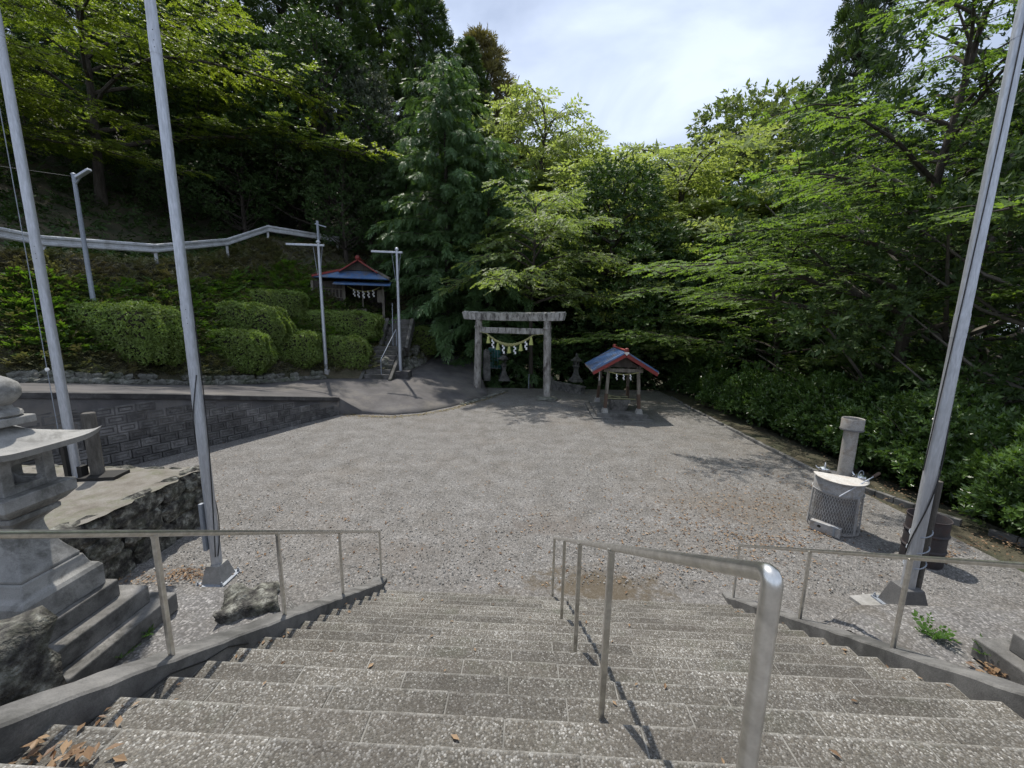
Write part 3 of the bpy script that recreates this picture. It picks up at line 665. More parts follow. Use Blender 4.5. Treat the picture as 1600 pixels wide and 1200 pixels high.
for row in range(13):
    z = -.06 + BH * (row + .5); a = (BW / 2 if row % 2 else 0) + BW / 2 + 3.2
    while a < WL - BW * .45:
        if z + BH / 2 < min(wtop(a - BW / 2), wtop(a + BW / 2)) - .13:
            link('block', bme, wall, (a, R_.uniform(-.004, .006), z), (R_.uniform(-.012, .012), 0, R_.uniform(-.012, .012)))
        a += BW
n = 30; vs = []; fs = []
for i in range(n + 1):
    a = WL * i / n; z = wtop(a) + .022
    vs += [(a, -.07, z - .14), (a, -.07, z), (a, .22, z), (a, .22, z - .14)]
for i in range(n):
    for q in range(4): fs.append((i * 4 + q, i * 4 + (q + 1) % 4, (i + 1) * 4 + (q + 1) % 4, (i + 1) * 4 + q))
fs += [tuple(range(4)), tuple(n * 4 + q for q in range(3, -1, -1))]
MB().add(vs, fs).obj('coping', M['dark_concrete'], wall)

# rubble edging along the road
rub = [rock_mesh('rubble_stone', (.5, .5, .5), 40 + k, M['rubble'], 2, .3, .55) for k in range(6)]
edge = thing('stone_edging', 'low mossy rubble edging between road and clipped bushes', 'stone edging', (0, 0, 0))
R_ = random.Random(21)
pl_ = polyline(ROAD_L[1:6], 78)
for k, p in enumerate(pl_):
    for lv in range(2 if R_.random() < .5 else 1):
        link('stone', R_.choice(rub), edge, (p[0] - .02 - .1 * lv, p[1] + .05 + .08 * lv, p[2] + .06 + .2 * lv + R_.uniform(-.03, .03)), (R_.uniform(-.3, .3), R_.uniform(-.3, .3), R_.uniform(0, 6)), (R_.uniform(.24, .4), R_.uniform(.24, .4), R_.uniform(.22, .34)))
rw = thing('rubble_wall', 'pale rubble stones under the shrub beside the path', 'rubble wall', (0, 0, 0))
for k in range(70):
    t_ = R_.random(); b_ = Vector((-6.75, 21.5, .95)) * (1 - t_) + Vector((-5.75, 26, 1.4)) * t_; lv = R_.random()
    link('stone', R_.choice(rub), rw, (b_.x - .55 * lv, b_.y + .2 * lv, b_.z + .95 * lv), (R_.uniform(-1, 1), R_.uniform(-1, 1), R_.uniform(0, 6)), (R_.uniform(.3, .45),) * 3)
# white pebbles where asphalt meets gravel near the gate
pe = thing('pebble_edging', 'row of pale pebbles where the asphalt meets the gravel by the gate', 'pebble edging', (0, 0, 0))
pl_ = polyline([(-2.6, 19.1, .05), (-1.3, 21.4, .08), (-.5, 23.2, .06)], 80)
for k, p in enumerate(pl_):
    for q in range(2):
        link('pebble', R_.choice(rub), pe, (p[0] + R_.uniform(-.05, .3), p[1] + R_.uniform(-.15, .15), .03), (R_.uniform(-1, 1), 0, R_.uniform(0, 6)), (R_.uniform(.07, .15), R_.uniform(.07, .15), R_.uniform(.06, .1)))

# ------------------------------------------------------------------ guardrail, lamp, T poles
gr = thing('guardrail', 'white corrugated guardrail bending along the upper road', 'guardrail', (0, 0, 0))
gpts = [at(-60, 352, 14.6), at(67, 376, 16.6), at(243, 388, 20), at(355, 378, 24.4), at(419, 357, 27.5), at(528, 374, 31)]
gpts.insert(0, np.array(gpts[0]) + (np.array(gpts[0]) - np.array(gpts[1])) * 2.0)
prof = [(0, -.21), (.05, -.17), (.05, -.09), (0, -.05), (0, .05), (.05, .09), (.05, .17), (0, .21)]
for a, b in zip(gpts[:-1], gpts[1:]):
    a, b = Vector(a), Vector(b); d = (b - a).normalized(); o_ = d.cross(Vector((0, 0, 1))).normalized(); a = a - d * .1; b = b + d * .1
    vs = []; fs = []
    for P in (a, b):
        for (q, z) in prof: vs.append(P + o_ * q + Vector((0, 0, z)))
        for (q, z) in prof: vs.append(P + o_ * (q - .012) + Vector((0, 0, z)))
    m_ = len(prof)
    for k in range(m_ - 1): fs += [(k, k + 1, 2 * m_ + k + 1, 2 * m_ + k), (m_ + k, 3 * m_ + k, 3 * m_ + k + 1, m_ + k + 1)]
    fs += [(0, 2 * m_, 3 * m_, m_), (m_ - 1, 2 * m_ - 1, 4 * m_ - 1, 3 * m_ - 1)]
    MB().add(vs, fs).obj('beam', M['guard'], gr)
for p in gpts[1:]:
    MB().tube([(p[0] - .08, p[1] + .06, p[2] - .95), (p[0] - .08, p[1] + .06, p[2] + .12)], .07, 12).obj('post', M['guard'], gr, smooth=True)
_h = hit(148, 492); lb = at(147, 478, _h.y + .3); lt = at(130, 274, _h.y + .3)
la_ = thing('street_lamp', 'slim grey street lamp rising behind the big clipped bush', 'street lamp', (lb[0], lb[1], zt(lb[0], lb[1]) - .1))
hz = lt[2] - la_.location.z
MB().tube([(0, 0, 0), (0, 0, hz * .5), (0, 0, hz)], [.085, .075, .062], 14).obj('shaft', M['galv_dull'], la_, smooth=True)
MB().lathe([(.075, 0), (.075, .05), (.02, .09)], (0, 0, hz), 14).obj('cap', M['galv_dull'], la_)
MB().tube([(0, 0, hz - .35), (.35, -.1, hz - .1)], .03, 8).obj('arm', M['galv_dull'], la_)
mh = Matrix.Rotation(rad(-28), 3, 'Y')
MB().box((.52, -.14, hz + .02), (.62, .16, .09), m=mh).obj('lamp_head', M['galv'], la_, bev=.02)
MB().tube([(0, 0, hz - .05)] + [(-k * 1.5, -k * .9, hz - .05 + .25 * k - .5 * math.sin(k / 6 * math.pi)) for k in range(1, 7)], .012, 4).obj('wire', M['cable'], la_)
def tpole(px, base_y, Yd, arm_y, arm_x0, top_y, label, foot):
    b = at(px, base_y, Yd); g = b[2]
    t = thing('banner_pole', label, 'banner pole', (b[0], b[1], g), 0, 'banner poles before the small shrine')
    h = at(px, arm_y, Yd)[2] - g + .1
    MB().tube([(0, 0, 0), (0, 0, h * .5), (0, 0, h)], [.095, .08, .065], 14).obj('shaft', M['galv'], t, smooth=True)
    ax = at(arm_x0, arm_y, Yd)[0] - b[0]
    MB().beam((ax, 0, h - .08), (.3, 0, h - .12), .08, .10).obj('arm', M['galv'], t, bev=.01)
    MB().lathe([(.10, 0), (.11, .04), (.07, .12), (.03, .14)], (0, 0, h), 14).obj('cap', M['galv'], t, smooth=True)
    for x in (-.28, .2): MB().tube([(x, 0, h - .12), (x * .3, -.1, h - 1.6)], .012, 4).obj('stay_cord', M['galv_dull'], t)
    if top_y is not None:
        h2 = at(px, top_y, Yd)[2] - g
        MB().tube([(0, .04, h - .2), (0, .04, h2)], .06, 10).obj('extension', M['galv_dull'], t, smooth=True)
        MB().beam((-.1, 0, h2 - .15), (.45, 0, h2 - .3), .05, .05).obj('extension_arm', M['galv_dull'], t)
    if foot: MB().box((.1, -.1, .02), (.95, .8, .5)).obj('footing', M['dark_concrete'], t, bev=.02)
    else: MB().box((.05, 0, .04), (.22, .22, .3)).obj('footing', M['concrete_light'], t, bev=.02)
    return t
hT1 = hit(511, 583); hT2 = hit(627, 588)
tpole(510, 583, hT1.y + .05, 383, 447, 345, 'grey banner pole with a cross arm and a mast above it', False)
tpole(626, 586, hT2.y, 394, 580, None, 'grey banner pole with a cross arm on a dark footing by the stone steps', True)

# ------------------------------------------------------------------ torii and rope
tor = thing('stone_torii', 'weathered grey stone shinto gate at the far side of the yard', 'torii', (0, 0, 0))
TRp, TLp = Vector((1.81, 20.75, 0)), Vector((-1.93, 22.3, 0))
td = (TRp - TLp).normalized(); tn = Vector((-td.y, td.x, 0)); ta = math.atan2(td.y, td.x)
mid = (TRp + TLp) / 2; tor.location = mid; tor.rotation_euler[2] = ta; hs = (TRp - TLp).length / 2
for s, zb in ((-1, .22), (1, 0.0)):
    MB().tube([(s * (hs + .10), 0, zb), (s * (hs + .05), 0, 2.1), (s * hs, 0, 4.2)], [.215, .205, .195], 24).obj('pillar', M['torii_stone'], tor, smooth=True)
    MB().lathe([(.225, -.045), (.235, -.04), (.235, .04), (.225, .045)], (s * (hs + .015), 0, 3.84), 24).obj('collar', M['torii_stone'], tor, smooth=True)
    if s > 0: link('base_stone', rock_mesh('base_stone', (.62, .5, .17), 61, M['rubble'], 3, .2, .5), tor, (s * (hs + .1), 0, .05))
vs = []
for x, e in ((-3.02, -.13), (3.02, .13)):
    for y in (-.21, .21):
        vs += [(x - e, y * .95, 4.18), (x + e * .6, y, 4.63 + .05)]
ka = MB()
nseg = 12; vs = []; fs = []
for i in range(nseg + 1):
    t_ = -1 + 2 * i / nseg; x = t_ * 2.98; lift = .05 * abs(t_) ** 3
    xo = .10 * t_
    vs += [(x - xo, -.20, 4.19 + lift), (x - xo, .20, 4.19 + lift), (x, .23, 4.58 + lift), (x, 0, 4.66 + lift), (x, -.23, 4.58 + lift)]
for i in range(nseg):
    for q in range(5): fs.append((i * 5 + q, i * 5 + (q + 1) % 5, (i + 1) * 5 + (q + 1) % 5, (i + 1) * 5 + q))
fs += [tuple(range(5)), tuple(nseg * 5 + q for q in range(4, -1, -1))]
ka.add(vs, fs).obj('top_beam', M['beam_stone'], tor, bev=.015)
MB().box((0, 0, 3.655), (2 * hs, .24, .31)).obj('tie_beam', M['beam_stone'], tor, bev=.012)
rope = thing('sacred_rope', 'twisted straw rope with tassels and white paper streamers across the gate', 'rope', mid, ta)
L = 1.35; cat = lambda t_: 2.90 + .56 * abs(t_) ** 1.9
def strand(ph, r, R0):
    pts = []; rsl = []
    for k in range(61):
        t_ = -1 + 2 * k / 60; an = ph + t_ * 18; th = R0 * (1.1 - .65 * abs(t_) ** 1.5)
        pts.append((t_ * L, -.32 + th * math.cos(an), cat(t_) + th * math.sin(an))); rsl.append(r * (1.1 - .6 * abs(t_) ** 1.5))
    return pts, rsl
for ph in (0, 2 * math.pi / 3, 4 * math.pi / 3):
    p_, r_ = strand(ph, .048, .042); MB().tube(p_, r_, 8).obj('strand', M['straw'], rope, smooth=True)
for s in (-1, 1): MB().tube([(s * L, -.32, cat(1)), (s * (hs - .1), -.1, 3.55)], .014, 6).obj('tie_cord', M['straw'], rope)
for k, t_ in enumerate((-.93, -.5, 0, .5, .93)):
    z = cat(t_) - .02
    MB().lathe([(.02, .02), (.035, -.04), (.065, -.10), (.075, -.12), (.07, -.14), (.115, -.38), (.12, -.42), (.02, -.40)], (t_ * L, -.33, z), 14).obj('tassel', M['tassel'], rope, smooth=True)
def shide(parent, c, sc, mat='paper', ry=0.0):
    mb = MB(); x = 0; z = 0
    for k in range(4):
        w_, h_ = .09 * sc, .15 * sc
        dx = (.035 if k % 2 else -.035) * sc; y = .012 * (k % 2) * sc
        mb.box((c[0] + dx, c[1] + y, c[2] - h_ / 2 - k * h_ * .82), (w_, .004, h_), rz=.25 * (1 if k % 2 else -1) + ry)
    mb.obj('paper_streamer', M[mat], parent)
for t_ in (-.72, -.25, .25, .72): shide(rope, (t_ * L, -.36, cat(t_) - .03), .95)

# things beyond the gate
def small_lantern(loc, s, label, rz=0):
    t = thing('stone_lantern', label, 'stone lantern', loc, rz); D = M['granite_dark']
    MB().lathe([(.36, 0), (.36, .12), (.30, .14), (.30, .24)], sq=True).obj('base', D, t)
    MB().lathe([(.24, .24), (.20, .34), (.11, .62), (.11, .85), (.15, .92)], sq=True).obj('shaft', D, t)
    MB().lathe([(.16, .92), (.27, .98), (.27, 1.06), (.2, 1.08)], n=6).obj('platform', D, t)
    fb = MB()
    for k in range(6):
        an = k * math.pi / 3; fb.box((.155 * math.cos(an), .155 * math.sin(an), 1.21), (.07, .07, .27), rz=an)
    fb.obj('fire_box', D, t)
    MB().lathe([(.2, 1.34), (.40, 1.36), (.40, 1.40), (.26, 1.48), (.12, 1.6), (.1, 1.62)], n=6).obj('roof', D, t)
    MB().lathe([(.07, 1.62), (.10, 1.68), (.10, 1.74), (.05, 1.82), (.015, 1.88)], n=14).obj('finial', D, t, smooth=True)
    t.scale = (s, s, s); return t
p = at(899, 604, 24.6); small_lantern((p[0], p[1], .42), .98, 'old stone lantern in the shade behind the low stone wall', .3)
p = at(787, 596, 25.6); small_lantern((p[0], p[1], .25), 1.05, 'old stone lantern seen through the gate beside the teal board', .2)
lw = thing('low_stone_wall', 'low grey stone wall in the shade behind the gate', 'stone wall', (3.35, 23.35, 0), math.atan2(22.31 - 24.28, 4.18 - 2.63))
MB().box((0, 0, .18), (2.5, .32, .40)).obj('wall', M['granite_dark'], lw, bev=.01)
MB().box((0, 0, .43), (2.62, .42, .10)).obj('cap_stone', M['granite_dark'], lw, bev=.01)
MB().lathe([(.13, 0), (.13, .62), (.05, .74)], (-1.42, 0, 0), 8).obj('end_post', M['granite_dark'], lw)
p = at(773, 590, 26.4)
nb = thing('notice_board', 'teal framed notice board standing behind the gate pillar', 'notice board', (p[0], p[1], .4), rad(-20))
for x in (-.42, .42): MB().box((x, 0, .95), (.07, .07, 2.0)).obj('post', M['teal'], nb)
MB().box((0, .01, 1.25), (.78, .04, 1.35)).obj('panel', M['teal'], nb)
for x in (-.2, 0, .2): MB().box((x, -.02, 1.25), (.03, .03, 1.35)).obj('bar', M['galv_dull'], nb)
for z in (.56, 1.94): MB().box((0, -.005, z), (.86, .06, .06)).obj('crossbar', M['galv_dull'], nb)
p = at(760, 600, 25.2)
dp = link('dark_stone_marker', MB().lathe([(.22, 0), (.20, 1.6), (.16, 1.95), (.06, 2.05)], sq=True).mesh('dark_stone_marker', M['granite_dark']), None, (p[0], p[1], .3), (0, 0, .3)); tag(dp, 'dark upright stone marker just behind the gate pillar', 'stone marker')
p = gp(826, 607); gpst = link('rail_post', MB().lathe([(.03, 0), (.03, .9), (.045, .91), (.045, .95)], n=10).mesh('rail_post', M['galv_dull']), None, (p[0], p[1], -.05)); tag(gpst, 'thin metal post at the head of the dark descent behind the gate', 'post')

# ------------------------------------------------------------------ water pavilion
PA = rad(-4); PVC = (5.0, 18.18, 0)
pv = thing('water_pavilion', 'small open purification pavilion with blue tin roof and red barge boards', 'pavilion', PVC, PA)
MB().box((0, 0, .03), (2.62, 3.25, .10)).obj('lower_slab', M['concrete'], pv, bev=.01)
MB().box((0, 0, .15), (2.25, 2.9, .16)).obj('platform', M['concrete'], pv, bev=.012)
for sx in (-1, 1):
    for sy in (-1, 1):
        b_ = Vector((sx * .74, sy * 1.16, .42)); t_ = Vector((sx * .64, sy * .98, 2.30)); q = b_.lerp(t_, .35)
        MB().box((sx * .75, sy * 1.17, .33), (.30, .30, .22), top=.66).obj('footing', M['concrete_light'], pv)
        MB().beam(b_, t_, .125, .125, up=(0, 1, 0)).obj('post', M['wood'], pv)
        MB().beam(b_, q, .135, .135, up=(0, 1, 0)).obj('post_sleeve', M['brown_wood'], pv)
for sy in (-1, 1): MB().box((0, sy * .99, 2.12), (1.7, .09, .16)).obj('tie_beam', M['wood'], pv)
for sx in (-1, 1): MB().box((sx * .66, 0, 2.28), (.10, 2.5, .14)).obj('wall_plate', M['dark_wood'], pv)
RH, EV, HW, LF = 2.95, 2.12, 1.40, 1.42
for sx in (-1, 1):
    d = Vector((sx * HW, 0, EV - RH)); nrm = Vector((-d.z * sx, 0, abs(d.x))).normalized()
    MB().beam((0, 0, RH + .02), (sx * HW, 0, EV + .02), 2 * LF, .035, up=(0, 1, 0)) if False else None
    L_ = d.length; an = math.atan2(d.z, abs(d.x)); m3 = Matrix.Rotation(-an if sx > 0 else an, 3, 'Y')
    c = Vector((sx * HW / 2, 0, (RH + EV) / 2))
    rs = MB().box(c, (L_, 2 * LF, .04), m=m3).obj('roof_slope', M['blue_tin'], pv)
    for k in range(9):
        y = -LF + .06 + k * (2 * LF - .12) / 8; MB().box(c + nrm * .03 + Vector((0, y, 0)), (L_, .025, .03), m=m3).obj('seam', M['blue_tin'], rs)
    for sy in (-1, 1): MB().box(c + Vector((0, sy * (LF - .04), -.10)) - nrm * .01, (L_, .05, .15), m=m3).obj('barge_board', M['red'], pv)
    for k in range(6): MB().box(c + Vector((0, -LF + .25 + k * .41, -.05)) - nrm * .02, (L_ - .1, .05, .06), m=m3).obj('rafter', M['dark_wood'], pv)
    MB().beam((sx * HW, -LF, EV - .02), (sx * HW, LF, EV - .02), .04, .07).obj('eave_board', M['concrete_light'], pv)
MB().tube([(0, -LF - .02, RH + .07), (0, LF + .02, RH + .05)], .05, 14).obj('ridge', M['red'], pv, smooth=True)
for sy in (-1, 1):
    MB().lathe([(.03, -.08), (.09, -.06), (.10, 0), (.08, .07), (.03, .10)], (0, sy * LF, RH + .09), 14).obj('ridge_end', M['red'], pv, smooth=True)
MB().box((0, -LF - .035, RH - .02), (.16, .03, .16), m=Matrix.Rotation(math.pi / 4, 3, 'Y')).obj('gable_plate', M['chrome'], pv)
MB().add([(-.70, -1.02, 2.26), (.70, -1.02, 2.26), (0, -1.02, 2.74), (-.70, -.98, 2.26), (.70, -.98, 2.26), (0, -.98, 2.74)], [(0, 1, 2), (5, 4, 3), (0, 3, 4, 1), (1, 4, 5, 2), (2, 5, 3, 0)]).obj('gable_panel', M['dark_wood'], pv)
bs_ = thing('water_basin', 'tapered stone water basin with bamboo poles laid across it', 'water basin', (4.93, 17.75, .232), PA)
MB().lathe([(.33, 0), (.44, .52), (.37, .52), (.33, .40), (.05, .38)], sq=True).obj('basin', M['granite_dark'], bs_, bev=.01)
MB().box((0, 0, .44), (.68, .68, .01)).obj('water', M['water'], bs_)
for a, b in (((-.62, -.22, .545), (.72, -.30, .545)), ((-.62, .2, .545), (.5, .28, .545)), ((-.5, .55, .58), (.05, -.25, .60))): MB().tube([a, b], .035, 10).obj('bamboo_pole', M['bamboo'], bs_, smooth=True)
r2_ = thing('pavilion_rope', 'thin straw rope with paper streamers between the pavilion posts', 'rope', PVC, PA)
MB().tube([(-.66, -1.10, 2.06), (-.3, -1.12, 1.98), (0, -1.12, 1.95), (.3, -1.12, 1.98), (.66, -1.10, 2.06)], .02, 8).obj('cord', M['straw'], r2_)
for x in (-.3, 0, .3): shide(r2_, (x, -1.14, 1.97), .5)
tw = link('hand_towel', MB().box((0, 0, -.22), (.16, .02, .46)).mesh('hand_towel', M['paper']), None, Vector((PVC[0], PVC[1], 2.02)) + Matrix.Rotation(PA, 3, 'Z') @ Vector((-.95, -.5, 0)), (0, 0, PA + 1.2)); tag(tw, 'white towel hanging under the pavilion eave', 'towel')

# ------------------------------------------------------------------ small shrine and its steps
S0 = at(569, 497, 25.6); SHZ = 4.15
sh = thing('small_shrine', 'small dark wooden shrine with blue and red roof on the bank', 'shrine', (S0[0], S0[1], SHZ), rad(14))
Wd = M['dark_wood']
MB().box((-.9, 1.5, -.5), (5.0, 3.9, 1.0)).obj('foundation', M['dark_concrete'], sh, bev=.02)
MB().box((-2.05, .06, 1.15), (1.9, .08, 2.3)).obj('wall', Wd, sh)
MB().box((-2.9, 1.6, 1.15), (.08, 3.0, 2.3)).obj('wall', Wd, sh)
MB().box((1.2, 1.6, 1.15), (.08, 3.0, 2.3)).obj('wall', Wd, sh)
MB().box((-.85, 3.1, 1.15), (4.1, .08, 2.3)).obj('wall', Wd, sh)
MB().box((.1, 1.5, 1.1), (2.1, .06, 2.2)).obj('inner_wall', Wd, sh)
for x in (-1.12, 1.22, -2.95): MB().box((x, -.02, 1.15), (.14, .14, 2.3)).obj('post', M['wood'], sh)
MB().box((.05, -.02, .1), (2.3, .5, .2)).obj('sill', M['wood'], sh)
MB().box((.05, -.03, 2.18), (2.4, .12, .2)).obj('lintel', Wd, sh)
for k in range(9): MB().box((-2.82 + k * .2, .0, 1.55), (.05, .05, .5)).obj('slat', M['wood'], sh)
for z in (1.28, 1.82): MB().box((-2.05, .0, z), (1.9, .06, .05)).obj('slat_rail', M['wood'], sh)
MB().box((-.3, .35, .42), (.9, .5, .45)).obj('offering_box', M['wood'], sh)
MB().tube([(-.05, .2, 2.1), (-.05, .2, .75)], .05, 10).obj('bell_rope', M['wood'], sh, smooth=True)
MB().box((1.0, .0, 1.45), (.28, .05, .8)).obj('name_board', M['wood'], sh)
# hip and gable roof
def quad(mb, a, b, c, d, th=.06):
    vs = [Vector(p) for p in (a, b, c, d)]; n_ = (vs[1] - vs[0]).cross(vs[2] - vs[0]).normalized(); 
    mb.add(vs + [p - n_ * th for p in vs], [(0, 1, 2, 3), (7, 6, 5, 4), (0, 4, 5, 1), (1, 5, 6, 2), (2, 6, 7, 3), (3, 7, 4, 0)]); return mb
EX0, EX1, EYF, EYB, EZ = -2.75, 1.7, -.95, 4.0, 2.45
GX0, GX1, GYF, GZ0, RZ = -1.15, .85, -.35, 2.95, 3.62
cx = -.15
quad(MB(), (EX0, EYF, EZ), (EX1, EYF, EZ), (GX1, GYF, GZ0), (GX0, GYF, GZ0)).obj('front_roof', M['blue_tin'], sh)
quad(MB(), (EX0, EYB, EZ), (EX0, EYF, EZ), (GX0, GYF, GZ0), (GX0, 3.4, GZ0)).obj('side_roof', M['grey_roof'], sh)
quad(MB(), (EX1, EYF, EZ), (EX1, EYB, EZ), (GX1, 3.4, GZ0), (GX1, GYF, GZ0)).obj('side_roof', M['grey_roof'], sh)
quad(MB(), (GX0 - .15, 3.4, GZ0 - .05), (GX0 - .15, GYF - .25, GZ0 - .05), (cx, GYF - .25, RZ), (cx, 3.4, RZ)).obj('upper_roof', M['blue_tin'], sh)
quad(MB(), (GX1 + .15, GYF - .25, GZ0 - .05), (GX1 + .15, 3.4, GZ0 - .05), (cx, 3.4, RZ), (cx, GYF - .25, RZ)).obj('upper_roof', M['grey_roof'], sh)
MB().add([(GX0 + .05, GYF - .06, GZ0 + .02), (GX1 - .05, GYF - .06, GZ0 + .02), (cx, GYF - .06, RZ - .1), (GX0 + .05, GYF, GZ0 + .02), (GX1 - .05, GYF, GZ0 + .02), (cx, GYF, RZ - .1)], [(0, 1, 2), (5, 4, 3), (0, 3, 4, 1), (1, 4, 5, 2), (2, 5, 3, 0)]).obj('gable_panel', M['dark_wood'], sh)
for gx_ in (GX0 - .12, GX1 + .12): MB().beam((gx_, GYF - .30, GZ0 - .12), (cx, GYF - .30, RZ - .05), .07, .2, up=(0, -1, 0)).obj('barge_board', M['red'], sh)
MB().beam((cx, GYF - .4, RZ + .06), (cx, 3.4, RZ + .06), .2, .2).obj('ridge', M['red'], sh)
MB().lathe([(.08, -.1), (.14, -.05), (.14, .08), (.05, .15)], (cx, GYF - .38, RZ + .06), 12).obj('ridge_end', M['red'], sh)
for gx_, ex in ((GX0, EX0), (GX1, EX1)): MB().beam((gx_, GYF, GZ0 + .04), (ex, EYF, EZ + .04), .16, .12).obj('hip_ridge', M['red'] if gx_ < 0 else M['grey_roof'], sh)
quad(MB(), (-1.55, -1.35, 2.05), (1.75, -1.35, 2.05), (1.75, -.1, 2.34), (-1.55, -.1, 2.34), .05).obj('pent_roof', M['blue_tin'], sh)
for x in (-1.2, 1.35): MB().beam((x, -1.2, 2.02), (x, 0, 2.15), .08, .1).obj('bracket', Wd, sh)
sr = thing('shrine_rope', 'rope with white paper streamers across the shrine opening', 'rope', sh.location, sh.rotation_euler[2])
MB().tube([(-.9, -.15, 2.0), (-.4, -.17, 1.78), (.1, -.17, 1.70), (.6, -.17, 1.78), (1.05, -.15, 2.0)], .04, 8).obj('cord', M['straw'], sr, smooth=True)
for x, dz_ in ((-.5, .06), (-.25, .0), (.05, -.03), (.35, 0.0), (.65, .06)): shide(sr, (x, -.22, 1.76 + dz_), .85)

ss = thing('shrine_steps', 'narrow stone steps climbing the bank to the small shrine', 'steps', (0, 0, 0))
sb = hit(588, 592); sbx, sby, sbz = sb.x, sb.y, sb.z
top = Vector((at(597, 499, 24.9)[0], 24.9, 4.15))
nl, nu = 7, 6
mid_ = Vector((sbx + .25, sby + nl * .27 + .2, sbz + nl * .235))
stm = {}
for k in range(nl):
    y = sby + k * .27; z = sbz + (k + 1) * .235
    MB().box((sbx + .02 * k, y + .35, z - .25), (1.35, .7, .5)).obj('step', M['shaded_step_stone'], ss, bev=.015)
MB().box((sbx + .25, mid_.y + .25, mid_.z - .3), (1.5, .9, .6)).obj('landing', M['shaded_step_stone'], ss, bev=.015)
ru = (top.z - mid_.z) / nu; rn = (24.95 - mid_.y - .5) / nu
for k in range(nu):
    y = mid_.y + .5 + k * rn; z = mid_.z + (k + 1) * ru
    MB().box((mid_.x + .05 + .02 * k, y + .4, z - .4), (1.25, .8, .8)).obj('step', M['shaded_step_stone'], ss, bev=.015)
for sx in (-1, 1):
    x = mid_.x + .05 + sx * .78
    MB().beam((x, mid_.y + .2, mid_.z - .25), (x, 25.0, top.z - .1), .2, .5).obj('cheek_wall', M['shaded_step_stone'], ss, bev=.03)
    MB().beam((sbx + sx * .8, sby - .1, sbz - .2), (sbx + sx * .8 + .1, mid_.y, mid_.z - .25), .18, .5).obj('cheek_wall', M['shaded_step_stone'], ss, bev=.03)
hr = thing('pipe_rail', 'thin pipe handrail along the shrine steps', 'handrail', (0, 0, 0))
for pts in ([(sbx + .25, sby + .1, sbz), (sbx + .25, sby + .1, sbz + 1.05), (sbx + .55, mid_.y, mid_.z + 1.0), (sbx + .55, mid_.y, mid_.z)], [(mid_.x, mid_.y + .3, mid_.z), (mid_.x, mid_.y + .3, mid_.z + 1.0), (mid_.x - .5, 25.2, top.z + 1.0)]):
    MB().tube(pipe_bend(pts, .06, 4), .024, 8).obj('pipe', M['galv_dull'], hr, smooth=True)

# ------------------------------------------------------------------ incinerator and drum
ic = thing('incinerator', 'round caged tin incinerator with half lid and tall flue', 'incinerator', (6.93, 7.80, 0), rad(-40)); ic.scale = (1.2, 1.2, 1.22)
MB().lathe([(.30, .03), (.30, .86), (.285, .86), (.28, .05)], n=40).obj('inner_drum', M['tin_mid'], ic, smooth=True)
MB().lathe([(.345, .66), (.35, .90), (.335, .92), (.325, .90), (.33, .66)], n=40).obj('upper_band', M['tin'], ic, smooth=True)
MB().lathe([(.375, .02), (.375, .06), (.36, .06), (.36, .02)], n=40).obj('bottom_ring', M['tin'], ic, smooth=True)
MB().lathe([(.36, .68), (.365, .70), (.352, .70), (.35, .68)], n=40).obj('top_ring', M['tin'], ic, smooth=True)
vs = []; fs = []
NH = 58; SG = 10; zc0, zc1 = .05, .69; rc = lambda z: .372 - .018 * (z - zc0) / (zc1 - zc0)
for sgn in (-1, 1):
    for h in range(NH):
        for k in range(SG + 1):
            z = zc0 + (zc1 - zc0) * k / SG; an = 2 * math.pi * h / NH + sgn * .62 * k / SG; ro = rc(z)
            dw = .0042
            for da in (-dw / ro, dw / ro): vs.append((ro * math.cos(an + da), ro * math.sin(an + da), z))
        b0 = len(vs) - 2 * (SG + 1)
        for k in range(SG): fs.append((b0 + 2 * k, b0 + 2 * k + 1, b0 + 2 * k + 3, b0 + 2 * k + 2))
cg = MB().add(vs, fs).obj('expanded_metal_cage', M['tin'], ic); so = cg.modifiers.new('solid', 'SOLIDIFY'); so.thickness = .004
for an in (rad(-40), rad(80), rad(200)):
    MB().beam((.378 * math.cos(an), .378 * math.sin(an), .04), (.362 * math.cos(an), .362 * math.sin(an), .69), .05, .012, up=(math.cos(an), math.sin(an), 0)).obj('cage_strap', M['tin'], ic)
da = rad(-103)
dv = Vector((math.cos(da), math.sin(da), 0))
drm = Matrix.Rotation(da, 3, 'Z')
MB().box(dv * .40 + Vector((0, 0, .10)), (.10, .42, .17), rz=da).obj('ash_door', M['tin'], ic, bev=.006)
for q in (-.12,): MB().lathe([(.025, -.004), (.025, .004)], (0, 0, 0), 12).obj('air_hole', M['black_steel'], ic, loc=dv * .453 + drm @ Vector((0, -.08, 0)) + Vector((0, 0, .12)), rot=(0, math.pi / 2, da))
MB().box(dv * .462 + drm @ Vector((0, .13, .12)), (.03, .025, .17), rz=da).obj('latch', M['galv_dull'], ic)
MB().box(dv * .462 + drm @ Vector((0, .13, .19)), (.035, .10, .02), rz=da).obj('latch_bar', M['galv_dull'], ic)
poly = [(.375 * math.cos(a), .375 * math.sin(a)) for a in np.linspace(rad(-185), rad(5), 30)]
MB().prism(poly, .955, .968).obj('half_lid', M['lid'], ic, loc=(0, -.02, .0), rot=(rad(3), 0, rad(10)))
MB().lathe([(.30, .90), (.30, .915)], n=40).obj('rear_plate', M['tin_dark'], ic)
fx, fy_ = .06, .20
MB().tube([(fx, fy_, .90), (fx, fy_, 1.78)], .105, 24).obj('flue', M['flue'], ic, smooth=True)
MB().lathe([(.155, 1.74), (.16, 1.745), (.16, 1.93), (.155, 1.94), (.145, 1.93), (.145, 1.76)], (fx, fy_, 0), 24).obj('flue_cap', M['flue'], ic, smooth=True)
